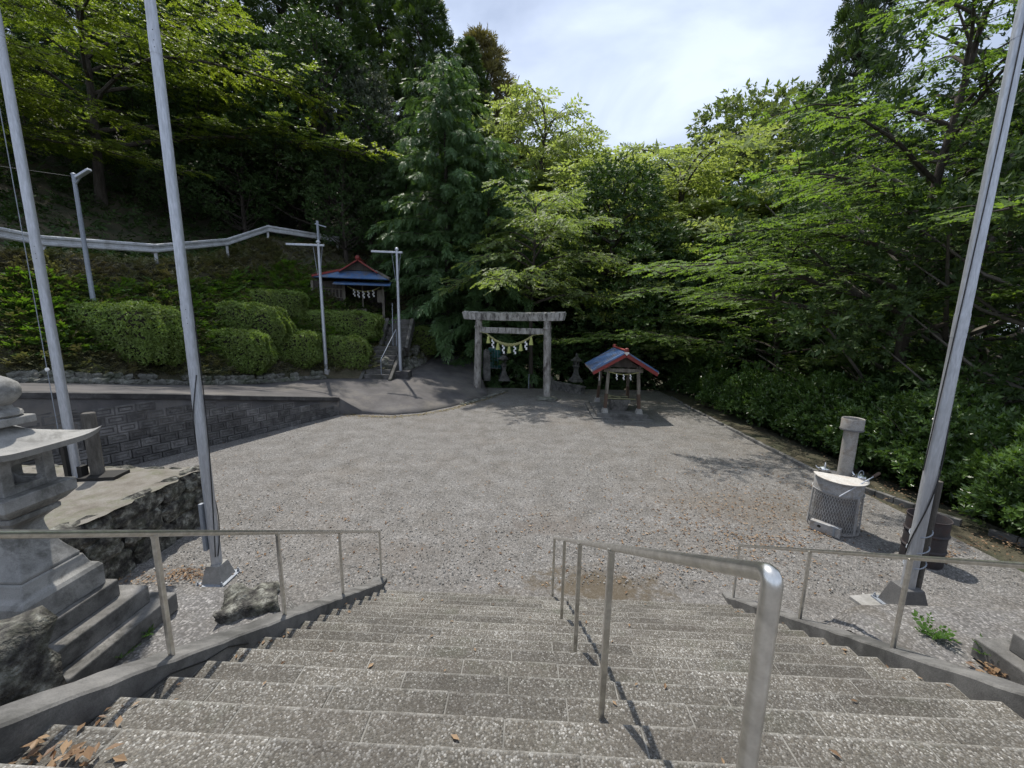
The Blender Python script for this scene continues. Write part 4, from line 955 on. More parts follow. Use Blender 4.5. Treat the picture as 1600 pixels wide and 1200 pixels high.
MB().lathe([(.17, 1.735), (.17, 1.76), (.15, 1.76)], (fx, fy_, 0), 24).obj('flue_collar', M['tin_dark'], ic, smooth=True)
def kettle(loc, s, label, rz):
    k = thing('kettle', label, 'kettle', loc, rz)
    MB().lathe([(.085, 0), (.105, .02), (.11, .05), (.095, .09), (.05, .115), (.02, .12), (.02, .135), (.008, .14)], n=24).obj('body', M['chrome'], k, smooth=True)
    MB().tube([(.085 * math.cos(a), 0, .09 + .11 * math.sin(a)) for a in np.linspace(0, math.pi, 14)], .008, 8).obj('handle', M['galv_dull'], k, smooth=True)
    MB().tube([(0, .09, .05), (0, .14, .08), (0, .16, .12)], [.02, .014, .012], 8).obj('spout', M['chrome'], k, smooth=True)
    k.scale = (s, s, s)
io = ic.matrix_world
def icl(x, y, z): return Vector((6.93, 7.80, 0)) + Matrix.Rotation(rad(-40), 3, 'Z') @ Vector((x * 1.2, y * 1.2, z * 1.22))
kettle(icl(.27, .10, .917), 1.0, 'bright metal kettle beside the flue nearer the drum', .3)
kettle(icl(-.22, .16, .917), 1.0, 'bright metal kettle on the far side of the flue from the drum', 1.0)
pk = thing('poker', 'metal poker with brown wooden handle leaning on the incinerator lid', 'poker', (0, 0, 0))
pa, pb = Vector(at(1311, 776, 7.22)), Vector(at(1366, 744, 7.45)); pc = pb + (pb - pa).normalized() * .14
MB().tube([pa, pb], .011, 8).obj('rod', M['galv'], pk, smooth=True)
MB().tube([pb - (pb - pa).normalized() * .02, pc], .028, 10).obj('grip', M['brown_wood'], pk, smooth=True)
dr = thing('oil_drum', 'rusty dark open oil drum standing on the gravel', 'drum', (7.62, 6.62, 0), .4)
prof = [(.285, .0), (.29, .012)]
for zc in (.30, .60): prof += [(.285, zc - .03), (.302, zc - .012), (.305, zc), (.302, zc + .012), (.285, zc + .03)]
prof += [(.285, .86), (.297, .872), (.297, .888), (.283, .888), (.277, .87), (.277, .08), (.02, .07)]
MB().lathe(prof, n=48).obj('shell', M['drum'], dr, smooth=True)
MB().lathe([(.27, .35), (.02, .36)], n=32).obj('ash_fill', M['black_steel'], dr)

# kerb along the right of the yard
kr = thing('yard_kerb', 'line of low concrete kerb stones along the bush side of the yard', 'kerb', (0, 0, 0))
kp = [gp(1640, 862), gp(1480, 812), gp(1268, 737), gp(1150, 676), gp(1080, 640), gp(1050, 622)]
kpl = polyline([tuple(p) for p in kp], 40)
R_ = random.Random(3)
for a, b in zip(kpl[:-1], kpl[1:]):
    if R_.random() < .08: continue
    a, b = Vector(a), Vector(b); d = (b - a) * .012
    MB().beam(a + d + Vector((0, 0, .02)), b - d + Vector((R_.uniform(-.01, .01), 0, .02 + R_.uniform(-.01, .01))), .12, .16).obj('kerb_stone', M['concrete'], kr, bev=.012)

# ------------------------------------------------------------------ foliage machinery
def leaf(base, d, n, L, W, fold=.25):
    d = d / np.linalg.norm(d); s = np.cross(n, d); s /= np.linalg.norm(s) + 1e-9; n2 = np.cross(d, s)
    m_ = base + d * L * .45
    return np.array([base, m_ + s * W / 2 - n2 * W * fold, base + d * L, m_ - s * W / 2 - n2 * W * fold])
def proto_flat(r, n=13, length=.5, L=.12, W=.07, droop=.35):
    out = []
    for k in range(n):
        t_ = (k + .5) / n; x = length * t_; side = 1 if k % 2 else -1
        a = side * r.uniform(.7, 1.25) if k < n - 1 else 0
        d = np.array([math.cos(a), math.sin(a), r.uniform(-droop, .1)]); nn = np.array([r.normal(0, .3), r.normal(0, .3), 1])
        out.append(leaf(np.array([x, 0, -.25 * droop * x * x / length]), d, nn, L * r.uniform(.7, 1.2), W * r.uniform(.8, 1.2)))
    return np.array(out)
def proto_rosette(r, n=9, L=.14, W=.05, spread=1.0, stem=.08):
    out = []
    for k in range(n):
        a = k * 2.4 + r.uniform(-.3, .3); el = r.uniform(.15, 1.1) / spread
        d = np.array([math.sin(el) if False else math.sin(a) * 0, 0, 0])
        d = np.array([math.sin(el + .25), math.cos(a) * math.cos(el), math.sin(a) * math.cos(el)])
        nn = np.array([1, -.4 * math.cos(a), -.4 * math.sin(a)]) + r.normal(0, .15, 3)
        out.append(leaf(np.array([r.uniform(-stem, stem), 0, 0]), d, nn, L * r.uniform(.7, 1.2), W * r.uniform(.8, 1.2), .12))
    return np.array(out)
def proto_frond(r, length=.6, n=9, L=.26, W=.05):
    out = []
    for k in range(n):
        t_ = k / n; x = length * t_ * .8; side = 1 if k % 2 else -1; a = side * r.uniform(.45, .8) if k < n - 1 else 0
        d = np.array([math.cos(a), math.sin(a), -.35 * t_ - r.uniform(0, .35)]); nn = np.array([r.normal(0, .25), r.normal(0, .25), 1])
        out.append(leaf(np.array([x, 0, -.3 * x * t_]), d, nn, L * (1.1 - .5 * t_) * r.uniform(.8, 1.2), W * r.uniform(.8, 1.3), .1))
    return np.array(out)
def sprays_mesh(name, r, protos, pos, dr_, nr, sc, mat, var_spread=.35):
    pos, dr_, nr = np.asarray(pos, float), np.asarray(dr_, float), np.asarray(nr, float); sc = np.asarray(sc, float)
    dr_ = dr_ / (np.linalg.norm(dr_, axis=1, keepdims=True) + 1e-9)
    Y = np.cross(nr, dr_); Y /= np.linalg.norm(Y, axis=1, keepdims=True) + 1e-9; Z = np.cross(dr_, Y)
    pick = r.integers(0, len(protos), len(pos)); V = []; A = []
    for k, P in enumerate(protos):
        ix = np.where(pick == k)[0]
        if not len(ix): continue
        Q = P.reshape(-1, 3)
        W_ = pos[ix, None] + sc[ix, None, None] * (Q[None, :, :1] * dr_[ix, None] + Q[None, :, 1:2] * Y[ix, None] + Q[None, :, 2:] * Z[ix, None])
        V.append(W_.reshape(-1, 3)); A.append((np.repeat(np.clip(r.normal(.5, .22, len(ix)), 0, 1), len(P)) * (1 - var_spread) + var_spread * r.random(len(ix) * len(P))))
    V = np.concatenate(V); A = np.concatenate(A); q = np.arange(len(V)).reshape(-1, 4)
    return fast_mesh(name, V, q, mat, A)
UPV = np.array([0, 0, 1.0])
class Tree:
    def __init__(s, seed): s.r = np.random.default_rng(seed); s.mb = MB(); s.p = []; s.d = []; s.n = []; s.s = []
    def spray(s, p, d, n, sc=1.0): s.p.append(p); s.d.append(d); s.n.append(n); s.s.append(sc)
    def trunk(s, H, r0, lean=(0, 0), wob=.25, n=9, r1=.3):
        pts = []; a = s.r.uniform(0, 6)
        for k in range(n):
            t_ = k / (n - 1); pts.append(np.array([lean[0] * t_ * H + wob * math.sin(a + 3 * t_) * t_, lean[1] * t_ * H + wob * math.cos(a + 4 * t_) * t_, H * t_ - .3 * (k == 0)]))
        pts[0][:2] = 0
        s.mb.tube(pts, [r0 * ((1.35 if k == 0 else 1) - (1 - r1) * k / (n - 1)) for k in range(n)], 10)
        s.tp = np.array(pts); return s
    def on(s, t_):
        k = t_ * (len(s.tp) - 1); i = min(int(k), len(s.tp) - 2); return s.tp[i] + (s.tp[i + 1] - s.tp[i]) * (k - i)
    def build(s, name, label, protos, leafm, bark, cat='tree', group=None, crown='crown'):
        t_ = thing(name, label, cat, (0, 0, 0), 0, group)
        link('trunk', s.mb.mesh('trunk', bark, True), t_)
        if s.p: link(crown, sprays_mesh(crown, s.r, protos, s.p, s.d, s.n, s.s, leafm), t_)
        return t_
def walk(r, p, az, el0, el1, L, n, jit=.12):
    pts = [p]; st = L / n
    for k in range(n):
        el = el0 + (el1 - el0) * k / max(1, n - 1); az += r.normal(0, jit); el += r.normal(0, jit * .5)
        p = p + st * np.array([math.cos(el) * math.cos(az), math.cos(el) * math.sin(az), math.sin(el)]); pts.append(p)
    return np.array(pts), az
def layered(seed, H=10, R=5, n_limb=16, first=.25, up=.75, droop=.25, r0=.16, bias=(0, 0), lean=(0, 0), top=.8, sub_gap=.42, sp_gap=.24, sub_len=.42, flat=.15, shape=1.4, tap=.55):
    T = Tree(seed); r = T.r; T.trunk(H * top, r0, lean, .3)
    for i in range(n_limb):
        f_ = (i + r.uniform(.1, .9)) / n_limb; t_ = first + (1 - first) * f_; az = i * 2.399 + r.uniform(-.35, .35)
        b = 1 + bias[0] * math.cos(az) + bias[1] * math.sin(az)
        L = R * (1 - tap * f_ ** shape) * r.uniform(.75, 1.2) * max(.25, b)
        el0 = up * (.55 + .75 * f_) * r.uniform(.75, 1.25)
        n = max(6, int(L / .6)); pts, _ = walk(r, T.on(t_), az, el0, -droop * r.uniform(.4, 1.4), L, n)
        ra_ = r0 * .42 * (1 - .5 * f_) * (.6 + .4 * b); T.mb.tube(pts, [max(.012, ra_ * (1 - .88 * k / n)) for k in range(n + 1)], 6, False)
        m_ = max(4, int(L / sub_gap))
        for j in range(m_ + 1):
            u = .18 + .82 * (j + r.uniform(0, .6)) / (m_ + .6); u = min(u, .999); k = u * n; ii = min(int(k), n - 1); p = pts[ii] + (pts[ii + 1] - pts[ii]) * (k - ii)
            dd = pts[ii + 1] - pts[ii]; a0 = math.atan2(dd[1], dd[0]); side = 1 if j % 2 else -1
            a1 = a0 + side * r.uniform(.45, 1.15) if j < m_ else a0
            l2 = max(.5, L * sub_len * (1.05 - .7 * u) * r.uniform(.6, 1.3)); n2 = max(3, int(l2 / .35))
            sp, _ = walk(r, p, a1, r.uniform(-.05, .35), -droop * r.uniform(.3, 1.6), l2, n2, .16)
            if l2 > .6: T.mb.tube(sp, [max(.005, ra_ * .3 * (1 - .85 * q / n2)) for q in range(n2 + 1)], 4, False)
            m3 = max(2, int(l2 / sp_gap))
            for q in range(m3 + 1):
                v_ = (q + r.uniform(.2, .8)) / (m3 + 1); kk_ = v_ * n2; i3 = min(int(kk_), n2 - 1); pp = sp[i3] + (sp[i3 + 1] - sp[i3]) * (kk_ - i3)
                d3 = sp[i3 + 1] - sp[i3]; a3 = math.atan2(d3[1], d3[0])
                for sd in ((-1, 1) if q < m3 else (0,)):
                    a4 = a3 + sd * r.uniform(.4, 1.1); el = -droop * r.uniform(-.3, 1.3)
                    T.spray(pp + np.array([0, 0, r.normal(0, .05)]), (math.cos(a4) * math.cos(el), math.sin(a4) * math.cos(el), math.sin(el)), UPV + r.normal(0, flat, 3), r.uniform(.75, 1.25))
    return T
def lobed(seed, H=14, R=4, n_lobe=46, base=.25, r0=.22, lobe=(.7, 1.25), per=60, lean=(0, 0), pw=.75, up_bias=.35, cone=0):
    T = Tree(seed); r = T.r; T.trunk(H * .86, r0, lean, .35)
    for i in range(n_lobe):
        f_ = (i + r.uniform(0, 1)) / n_lobe; z = H * (base + (1 - base) * f_); prof = math.sin(math.pi * min(1, (.12 + .88 * f_)) ** pw) ** .6 if f_ < .98 else .2
        if cone: prof = (1 - f_) ** cone + .06
        rad_ = R * max(.12, prof) * r.uniform(.55, 1.02); az = i * 2.399 + r.uniform(-.4, .4)
        c0 = T.on(min(.97, z / H * .9)); c = np.array([c0[0] + rad_ * math.cos(az), c0[1] + rad_ * math.sin(az), z + r.uniform(-.3, .3)])
        s0 = T.on(max(.12, min(.95, (z - rad_ * .7) / (H * .86))))
        md = (s0 + c) / 2 + np.array([0, 0, -.1 * rad_]); T.mb.tube([s0, md, c], [r0 * .3, r0 * .2, .015], 5, False)
        lr = r.uniform(*lobe) * (.6 + .4 * R / 4) * ((1 - .55 * f_) if cone else 1)
        m_ = int(per * r.uniform(.8, 1.25)); u = r.normal(0, 1, (m_, 3)); out = np.array([math.cos(az), math.sin(az), 0]) * .35 + np.array([0, 0, up_bias]); u = u / np.linalg.norm(u, axis=1, keepdims=True) + out; u /= np.linalg.norm(u, axis=1, keepdims=True)
        rr_ = lr * r.uniform(.55, 1.08, m_); ps = c + u * rr_[:, None] * np.array([1.1, 1.1, .8])
        for k in range(m_): T.spray(ps[k], u[k] + r.normal(0, .35, 3) + np.array([0, 0, .15]), r.normal(0, 1, 3), r.uniform(.8, 1.3))
    return T
def conifer(seed, H=18, R=3.4, r0=.26, base=.12, step=.34, droop=.55, sp_gap=.20, tip=.75, hang=.5, jit=.3):
    T = Tree(seed); r = T.r; T.trunk(H, r0, (0, 0), .12, 9, .06)
    z = H * base; i = 0
    while z < H * .985:
        f_ = (z - H * base) / (H * (1 - base)); az = i * 2.399 + r.uniform(-.4, .4); L = R * ((1 - f_) ** tip) * r.uniform(1 - jit, 1 + jit * .6) + .25
        n = max(4, int(L / .45)); pts, _ = walk(r, np.array([T.on(z / H)[0], T.on(z / H)[1], z]), az, .35 * f_ + .12, -droop * r.uniform(.6, 1.3), L, n, .08)
        T.mb.tube(pts, [max(.008, .05 * (1 - f_) * (1 - .85 * k / n) + .006) for k in range(n + 1)], 4, False)
        m_ = max(3, int(L / sp_gap))
        for q in range(m_):
            u = .12 + .88 * (q + r.random()) / m_; k = min(u, .999) * n; ii = min(int(k), n - 1); p = pts[ii] + (pts[ii + 1] - pts[ii]) * (k - ii); d = pts[ii + 1] - pts[ii]; a0 = math.atan2(d[1], d[0])
            for sd in (-1, 1, 0):
                a1 = a0 + sd * r.uniform(.4, 1.1); el = -hang * r.uniform(.2, 1.7) + (.25 if sd == 0 else 0)
                off = np.array([0, 0, r.normal(0, .08)])
                T.spray(p + off, (math.cos(a1) * math.cos(el), math.sin(a1) * math.cos(el), math.sin(el)), UPV + r.normal(0, .35, 3), r.uniform(.7, 1.25) * (.75 + .35 * (1 - f_)))
        z += step * r.uniform(.5, 1.3) * (1 - .45 * f_) ; i += 1
    return T
pr_ = np.random.default_rng(77)
PF = [proto_flat(pr_, 13, .5, l_, l_ * .6) for l_ in (.09, .105, .12, .135, .15, .11)]
PF_far = [proto_flat(pr_, 9, .62, .20, .10, .5) for _ in range(5)]
PF_near = [proto_flat(pr_, 13, .46, l_, l_ * .56) for l_ in (.08, .095, .105, .12, .13, .10)]
PR = [proto_rosette(pr_, 8, .19, .085) for _ in range(5)]
PR_near = [proto_rosette(pr_, 9, .15, .055) for _ in range(5)]
PC = [proto_frond(pr_, .75, 9, .34, .075) for _ in range(5)]
PS = [proto_frond(pr_, .5, 8, .30, .06) for _ in range(5)]

def place(t, px, Y, top_y, rz, H, label=None, group=None, first=True, squash=1.0):
    p = at(px, 480, Y); g = zt(p[0], p[1]); zt_ = at(px, top_y, Y)[2]; s = max(.3, (zt_ - g) / H)
    o = t if first else dup(t, (0, 0, 0), 0, None, label, group)
    o.location = (p[0], p[1], g); o.rotation_euler = (0, 0, rz); o.scale = (s * squash, s * squash, s)
    if label: o['label'] = label
    if group: o['group'] = group
    return o

# ---- trees that carry the picture
T_LM = layered(101, 11, 8.2, 25, .26, .62, .26, .20, (.42, .12), (.05, -.02), .72, .42, .27, .34, .16).build('maple_tree', 'spreading maple with bright layered sprays above the guardrail', PF, M['lf_maple'], M['bark'])
p = at(160, 330, 27.5); T_LM.location = (p[0], p[1], zt(p[0], p[1]) - .3); T_LM.scale = (1.5, 1.5, 1.66)
T_LM2 = dup(T_LM, (0, 0, 0), 0, None, 'second layered maple reaching in from the picture edge above the guardrail'); p = at(-120, 330, 20.5); T_LM2.location = (p[0], p[1], zt(p[0], p[1]) - .2); T_LM2.rotation_euler[2] = .5; T_LM2.scale = (.9, .9, .95)
T_RM = layered(202, 10.5, 7.4, 23, .34, .55, .2, .19, (-.42, -.34), (-.06, -.02), .74, .42, .27, .36, .16).build('zelkova_tree', 'layered bright tree leaning over the pavilion from the far bushes', PF, M['lf_maple2'], M['bark'])
p = at(1215, 590, 21); T_RM.location = (p[0], p[1], zt(p[0], p[1])); T_RM.scale = (1.1, 1.1, 1.08)
T_RM2 = layered(203, 15, 8.0, 32, .30, .75, .2, .21, (-.36, -.1), (0, 0), .88, .44, .28, .36, .18, .8, .72).build('zelkova_tree', 'tall layered bright tree behind the incinerator bushes', PF_near, M['lf_maple2'], M['bark'])
p = at(1405, 600, 13.6); T_RM2.location = (p[0], p[1], zt(p[0], p[1])); T_RM2.scale = (1.05, 1.05, 1.12)
T_RE = lobed(303, 13, 4.6, 54, .12, .24, (.6, 1.05), 70).build('evergreen_oak', 'glossy dark evergreen tree filling the picture edge behind the drum', PR_near, M['lf_oak'], M['pale_bark'])
p = at(1640, 600, 10.6); T_RE.location = (p[0], p[1], zt(p[0], p[1])); 
T_HK = conifer(404, 19.5, 4.7, .28, .08, .17, .55, .16, .36, .75, .5).build('cypress_tree', 'tall cypress with drooping blue green fronds beside the path', PC, M['lf_hinoki'], M['bark'])
place(T_HK, 700, 28.5, 92, .3, 19.5)
T_MM = layered(505, 9, 5.0, 22, .48, .5, .3, .15, (0, -.1), (-.05, -.05), .78, .42, .25, .42, .2).build('maple_tree', 'small pale maple spreading above the stone gate', PF, M['lf_soft'], M['bark'])
p = at(832, 560, 25.4); T_MM.location = (p[0], p[1], zt(p[0], p[1])); T_MM.scale = (1.12, 1.12, 1.62)
for (px, Y, sc_, rz_, lb_) in ((1490, 15.0, 1.65, 2.0, 'tall glossy evergreen behind the right hand pole'), (1690, 13.0, 1.5, 4.0, 'glossy evergreen leaning in at the upper right picture corner')):
    o = dup(T_RE, (0, 0, 0), rz_, sc_, lb_); p = at(px, 600, Y); o.location = (p[0], p[1], zt(p[0], p[1]))
for (px, Y, ty, lb_) in ((640, 31, 225, 'lower dark cypress between the shrine and the tall cypress'), (762, 28.6, 215, 'dark cypress half hidden right of the tall cypress')):
    place(T_HK, px, Y, ty, px, 19.5, lb_, None, False, 1.15)
# ---- prototypes for the wood
W_OAK = lobed(606, 14, 4.2, 58, .16, .25, (.8, 1.35), 66).build('evergreen_oak', 'dark evergreen oak on the bank', PR, M['lf_oak'], M['bark'], group='evergreen trees of the wood')
W_GRY = lobed(607, 14, 3.6, 52, .2, .25, (.8, 1.3), 66).build('evergreen_oak', 'grey green oak above the small shrine', PR, M['lf_grey'], M['bark'])
W_SUG = lobed(608, 20, 3.4, 120, .14, .28, (.75, 1.25), 48, cone=.62, up_bias=.6).build('cedar_tree', 'tall dark cedar against the sky', PS, M['lf_sugi'], M['bark'], group='cedars of the wood')
W_PAL = layered(609, 14, 5.4, 34, .22, .95, .22, .2, (0, 0), (0, 0), .84, .46, .27, .42, .6).build('pale_tree', 'pale green airy tree', PF_far, M['lf_pale'], M['bark'], group='pale deciduous trees of the wood')
W_PAL2 = layered(610, 12, 5.8, 30, .22, .85, .28, .2, (.1, 0), (.05, 0), .80, .48, .28, .42, .6).build('pale_tree', 'pale green spreading tree with dark limbs', PF_far, M['lf_pale'], M['bark'], group='pale deciduous trees of the wood')
place(W_GRY, 585, 33, 118, 0, 14, squash=.9)
place(W_PAL, 838, 42, 92, .4, 14, 'pale airy tree with loose tip rising beside the cypress', squash=.75)
place(W_PAL2, 1060, 35, 160, 1.2, 12, 'pale spreading tree with dark forked limbs right of the sky notch')
place(W_OAK, 955, 30, 268, 2.0, 14, 'dense dark evergreen behind the small pale maple', squash=1.15)
place(W_SUG, 672, 40, -30, .0, 20, 'tall dark cedar whose top leaves the picture beside the sky', squash=1.15)
BG = 'wooded bank trees'
cnt = 0
def more(t, H, lst, base_label, grp):
    order = ('leftmost', 'second from the left', 'third from the left', 'fourth from the left', 'fifth from the left', 'sixth from the left', 'seventh from the left', 'eighth from the left', 'ninth from the left', 'tenth from the left', 'eleventh from the left', 'twelfth from the left', 'thirteenth from the left', 'fourteenth from the left')
    for k, (px, Y, ty, sq) in enumerate(sorted(lst)):
        global cnt
        cnt += 1
        place(t, px, Y, ty, cnt * 1.7, H, base_label + ', ' + order[k] + ' of its kind', grp, False, sq)
more(W_SUG, 20, [(560, 38, -60, 1.2), (470, 40, -110, 1.2), (380, 38, -120, 1.2), (290, 36, -140, 1.3), (200, 38, -140, 1.3), (100, 34, -160, 1.3), (20, 32, -160, 1.3), (-80, 30, -200, 1.3), (610, 46, -40, 1.2), (725, 47, 70, 1.0)], 'tall dark cedar on the bank above the guardrail', 'cedars on the bank')
more(W_OAK, 14, [(520, 33, 60, 1.2), (430, 34, 60, 1.3), (340, 34, 50, 1.3), (250, 33, 60, 1.3), (150, 32, 50, 1.3), (50, 30, 40, 1.3), (-60, 28, 40, 1.3), (480, 36, 120, 1.2), (610, 33, 215, 1.1), (395, 31, 190, 1.1), (290, 30, 200, 1.1), (90, 28, 200, 1.1), (545, 30, 215, .9), (190, 29, 230, 1.0)], 'dark evergreen on the bank above the guardrail', 'evergreens on the bank')
more(W_OAK, 14, [(800, 33, 380, 1.4), (880, 33, 400, 1.4), (740, 34, 330, 1.2), (1010, 31, 380, 1.4), (1080, 29, 390, 1.4), (655, 33, 300, 1.1)], 'dark evergreen in the shade behind the gate', 'evergreens behind the gate')
more(W_PAL, 14, [(900, 46, 178, 1.2), (975, 47, 192, 1.3), (1120, 40, 195, 1.3), (795, 50, 130, 1.1), (1240, 36, 190, 1.2), (925, 38, 235, 1.3), (1010, 39, 225, 1.3), (850, 36, 250, 1.3), (1150, 34, 270, 1.2), (960, 33, 300, 1.2)], 'pale tree far behind the gate', 'pale far trees')
for (px, Y, ty, sq, lb_) in ((1145, 46, 165, 1.2, 'round crowned evergreen far behind, right of the sky notch'), (1195, 41, 190, 1.0, 'smaller round crowned evergreen beside the larger one, right of the sky notch')):
    o = place(W_OAK, px, Y, ty, px, 14, lb_, 'round far evergreens', False, sq)
    for ch in o.children:
        if ch.name.startswith('crown'): ch.material_slots[0].link = 'OBJECT'; ch.material_slots[0].material = M['lf_mid']
place(W_SUG, 1285, 30, -60, 2.2, 20, 'tall sparse cedar at the right of the open sky', first=False, squash=.62)
more(W_SUG, 20, [(1370, 33, 230, 1.0), (1460, 30, 180, .9), (1560, 28, 120, .9), (1330, 40, 260, 1.0)], 'dark cedar deep in the wood behind the bushes', 'cedars behind the bushes')
more(W_OAK, 14, [(1160, 27, 360, 1.1), (1260, 25, 330, 1.0), (1330, 24, 380, 1.0), (1480, 20, 300, .9), (1560, 17, 250, .9)], 'dark evergreen in the wood behind the bushes', 'evergreens behind the bushes')
browntree = place(W_SUG, 762, 52, 66, 1.0, 20, 'brownish cedar top beside the sky notch', first=False, squash=1.1)
for ch in browntree.children:
    if ch.name.startswith('crown'):
        ch.material_slots[0].link = 'OBJECT'; ch.material_slots[0].material = M['lf_brown']
del browntree['group']

# ------------------------------------------------------------------ clipped hedges
def hedge(px0, px1, yb, yt, label, seed, depth=1.0, off=.6, dens=560, lsz=.075):
    b = hit((px0 + px1) / 2, yb); Y = b.y + off
    a0, a1 = at(px0, yb, Y), at(px1, yb, Y); top_ = at((px0 + px1) / 2, yt, Y)[2]; z0 = b.z - .25
    hx = (a1[0] - a0[0]) / 2; hy = max(.6, min(1.15, hx * .5)) * depth; hz = (top_ - z0) / 2
    t = thing('clipped_bush', label, 'bush', ((a0[0] + a1[0]) / 2, Y, z0), math.atan2(a1[1] - a0[1], a1[0] - a0[0]), 'clipped bushes on the bank')
    r = np.random.default_rng(seed); area = 4 * (hx * hz + hy * hz + hx * hy) * 1.3; m_ = int(area * dens)
    u = r.normal(0, 1, (m_, 3)); u /= np.linalg.norm(u, axis=1, keepdims=True); e_ = 4.4
    k = (np.abs(u) ** e_).sum(1) ** (-1 / e_); q = u * k[:, None]
    bumpy = 1 + .05 * np.sin(q[:, 0] * 4 * hx + seed) * np.cos(q[:, 1] * 4 + seed) + .045 * np.sin(q[:, 2] * 6 + q[:, 0] * 7 + seed) + .03 * np.sin(q[:, 0] * 17 + q[:, 1] * 13)
    bumpy = bumpy * np.where(q[:, 2] < -.35, 1 + .28 * (q[:, 2] + .35), 1)
    q = q * bumpy[:, None]; nr = np.sign(q) * np.abs(q) ** (e_ - 1); nr = nr / np.array([hx, hy, hz]); nr /= np.linalg.norm(nr, axis=1, keepdims=True)
    ps = q * np.array([hx, hy, hz]) + np.array([0, 0, hz]) + nr * (r.normal(0, .035, m_) + np.where(r.random(m_) < .03, r.uniform(.04, .13, m_), 0))[:, None]
    keep = ps[:, 2] > .02; ps, nr = ps[keep], nr[keep]; m_ = len(ps)
    rp = np.random.default_rng(seed + 1); PH = [proto_rosette(rp, 4, lsz, lsz * .55, 1.3, .02) for _ in range(4)]
    link('foliage', sprays_mesh('foliage', r, PH, ps, nr + r.normal(0, .35, (m_, 3)), r.normal(0, 1, (m_, 3)), r.uniform(.7, 1.35, m_), M['lf_hedge'], .5), t)
    core = MB(); nn = 16  # solid dark core added inside the leaves to block light
    vs = []; 
    for i in range(nn + 1):
        for j in range(nn * 2):
            th, ph = math.pi * i / nn, math.pi * j / nn; v3 = np.array([math.sin(th) * math.cos(ph), math.sin(th) * math.sin(ph), math.cos(th)]); v3 = v3 * ((np.abs(v3) ** e_).sum() ** (-1 / e_)); vs.append(v3 * np.array([hx, hy, hz * .96]) * .88 + np.array([0, 0, hz]))
    fs = [(i * 2 * nn + j, i * 2 * nn + (j + 1) % (2 * nn), (i + 1) * 2 * nn + (j + 1) % (2 * nn), (i + 1) * 2 * nn + j) for i in range(nn) for j in range(2 * nn)]
    core.add(vs, fs).obj('light_block_core', M['hedge_core'], t)
    return t
hedge(113, 285, 572, 478, 'largest clipped bush, nearest the slim street lamp', 31, .9, .9)
hedge(270, 452, 552, 476, 'long clipped bush behind the tall pole', 32, .6, 1.6)
hedge(310, 425, 582, 519, 'rounded clipped bush in front, just right of the tall pole', 33, .8, .8)
hedge(405, 502, 572, 518, 'clipped bush joined to its twin left of the banner pole', 34, .9, .8)
hedge(382, 478, 502, 456, 'highest clipped bush on the bank, left of the shrine', 35, .8, .8)
hedge(455, 592, 530, 488, 'wide clipped bush right below the shrine', 36, .6, .8)
hedge(508, 577, 578, 528, 'bright topped clipped bush between banner pole and stone steps', 37, .9, .6)
hedge(628, 684, 552, 513, 'clipped bush above the pale rubble stones', 38, .9, .6)
hedge(30, 112, 575, 518, 'dim low bush at the left end of the row', 39, .9, 1.0)

# ------------------------------------------------------------------ bank weeds and ferns
def scatter_bank(name, n, seed, protos, mat, label, rng_u, rng_v, sc, up=.8):
    r = np.random.default_rng(seed); P = []; D = []; NN = []; S = []
    nr_, nc = HG.shape[:2]
    i = r.uniform(rng_v[0], rng_v[1], n); j = r.uniform(rng_u[0], rng_u[1], n)
    for a, b in zip(i, j):
        a0, b0 = int(a), int(b); fa, fb_ = a - a0, b - b0
        p = (HG[a0, b0] * (1 - fa) + HG[a0 + 1, b0] * fa) * (1 - fb_) + (HG[a0, b0 + 1] * (1 - fa) + HG[a0 + 1, b0 + 1] * fa) * fb_
        az = r.uniform(0, 6.28); el = r.uniform(.1, up); P.append(p + np.array([0, 0, r.uniform(0, .12)])); D.append((math.cos(az) * math.cos(el), math.sin(az) * math.cos(el), math.sin(el))); NN.append(UPV + r.normal(0, .3, 3)); S.append(r.uniform(.6, 1.3) * sc)
    o = link(name, sprays_mesh(name, r, protos, P, D, NN, S, mat)); return tag(o, label, 'ground cover', kind='stuff')
scatter_bank('bank_weeds', 15000, 51, PF, M['lf_dry'], 'rough weeds and dry stems over the bank under the guardrail', (2, 46), (1.2, 14), .8)
scatter_bank('bank_ferns', 5200, 52, PC, M['lf_fern'], 'green ferns growing over the lower bank', (2, 42), (3.0, 10.5), .85, .9)
scatter_bank('forest_floor_plants', 4000, 53, PF_far, M['lf_oak'], 'dark undergrowth under the trees of the bank', (2, 54), (14, 24), 1.3)

# ------------------------------------------------------------------ bushes right of the yard
def bush_proto(seed, hx, hy, hz, n):
    r = np.random.default_rng(seed); T = Tree(seed); 
    for k in range(7):
        an = k * .9; pts, _ = walk(r, np.array([.12 * math.cos(an), .12 * math.sin(an), -.1]), an, 1.25, .8, hz * 1.5, 5, .12); T.mb.tube(pts, [.022, .02, .016, .012, .009, .005], 5, False)
    u = r.normal(0, 1, (n, 3)); u[:, 2] = np.abs(u[:, 2]) * .9 - .25; u /= np.linalg.norm(u, axis=1, keepdims=True)
    lump = 1 + .16 * np.sin(u[:, 0] * 6 + seed) * np.cos(u[:, 1] * 5 + 2 * seed) + .12 * np.sin(u[:, 2] * 8 + u[:, 0] * 4)
    rr_ = lump * r.uniform(.55, 1.05, n) ** .6
    ps = u * rr_[:, None] * np.array([hx, hy, hz * 1.0]) + np.array([0, 0, hz * .52])
    ps[:, 2] = np.where(ps[:, 2] < .06, r.uniform(.06, .3, n), ps[:, 2])
    for k in range(n): T.spray(ps[k], u[k] * .8 + np.array([0, 0, .6]) + r.normal(0, .3, 3), r.normal(0, 1, 3), r.uniform(.75, 1.25))
    return T
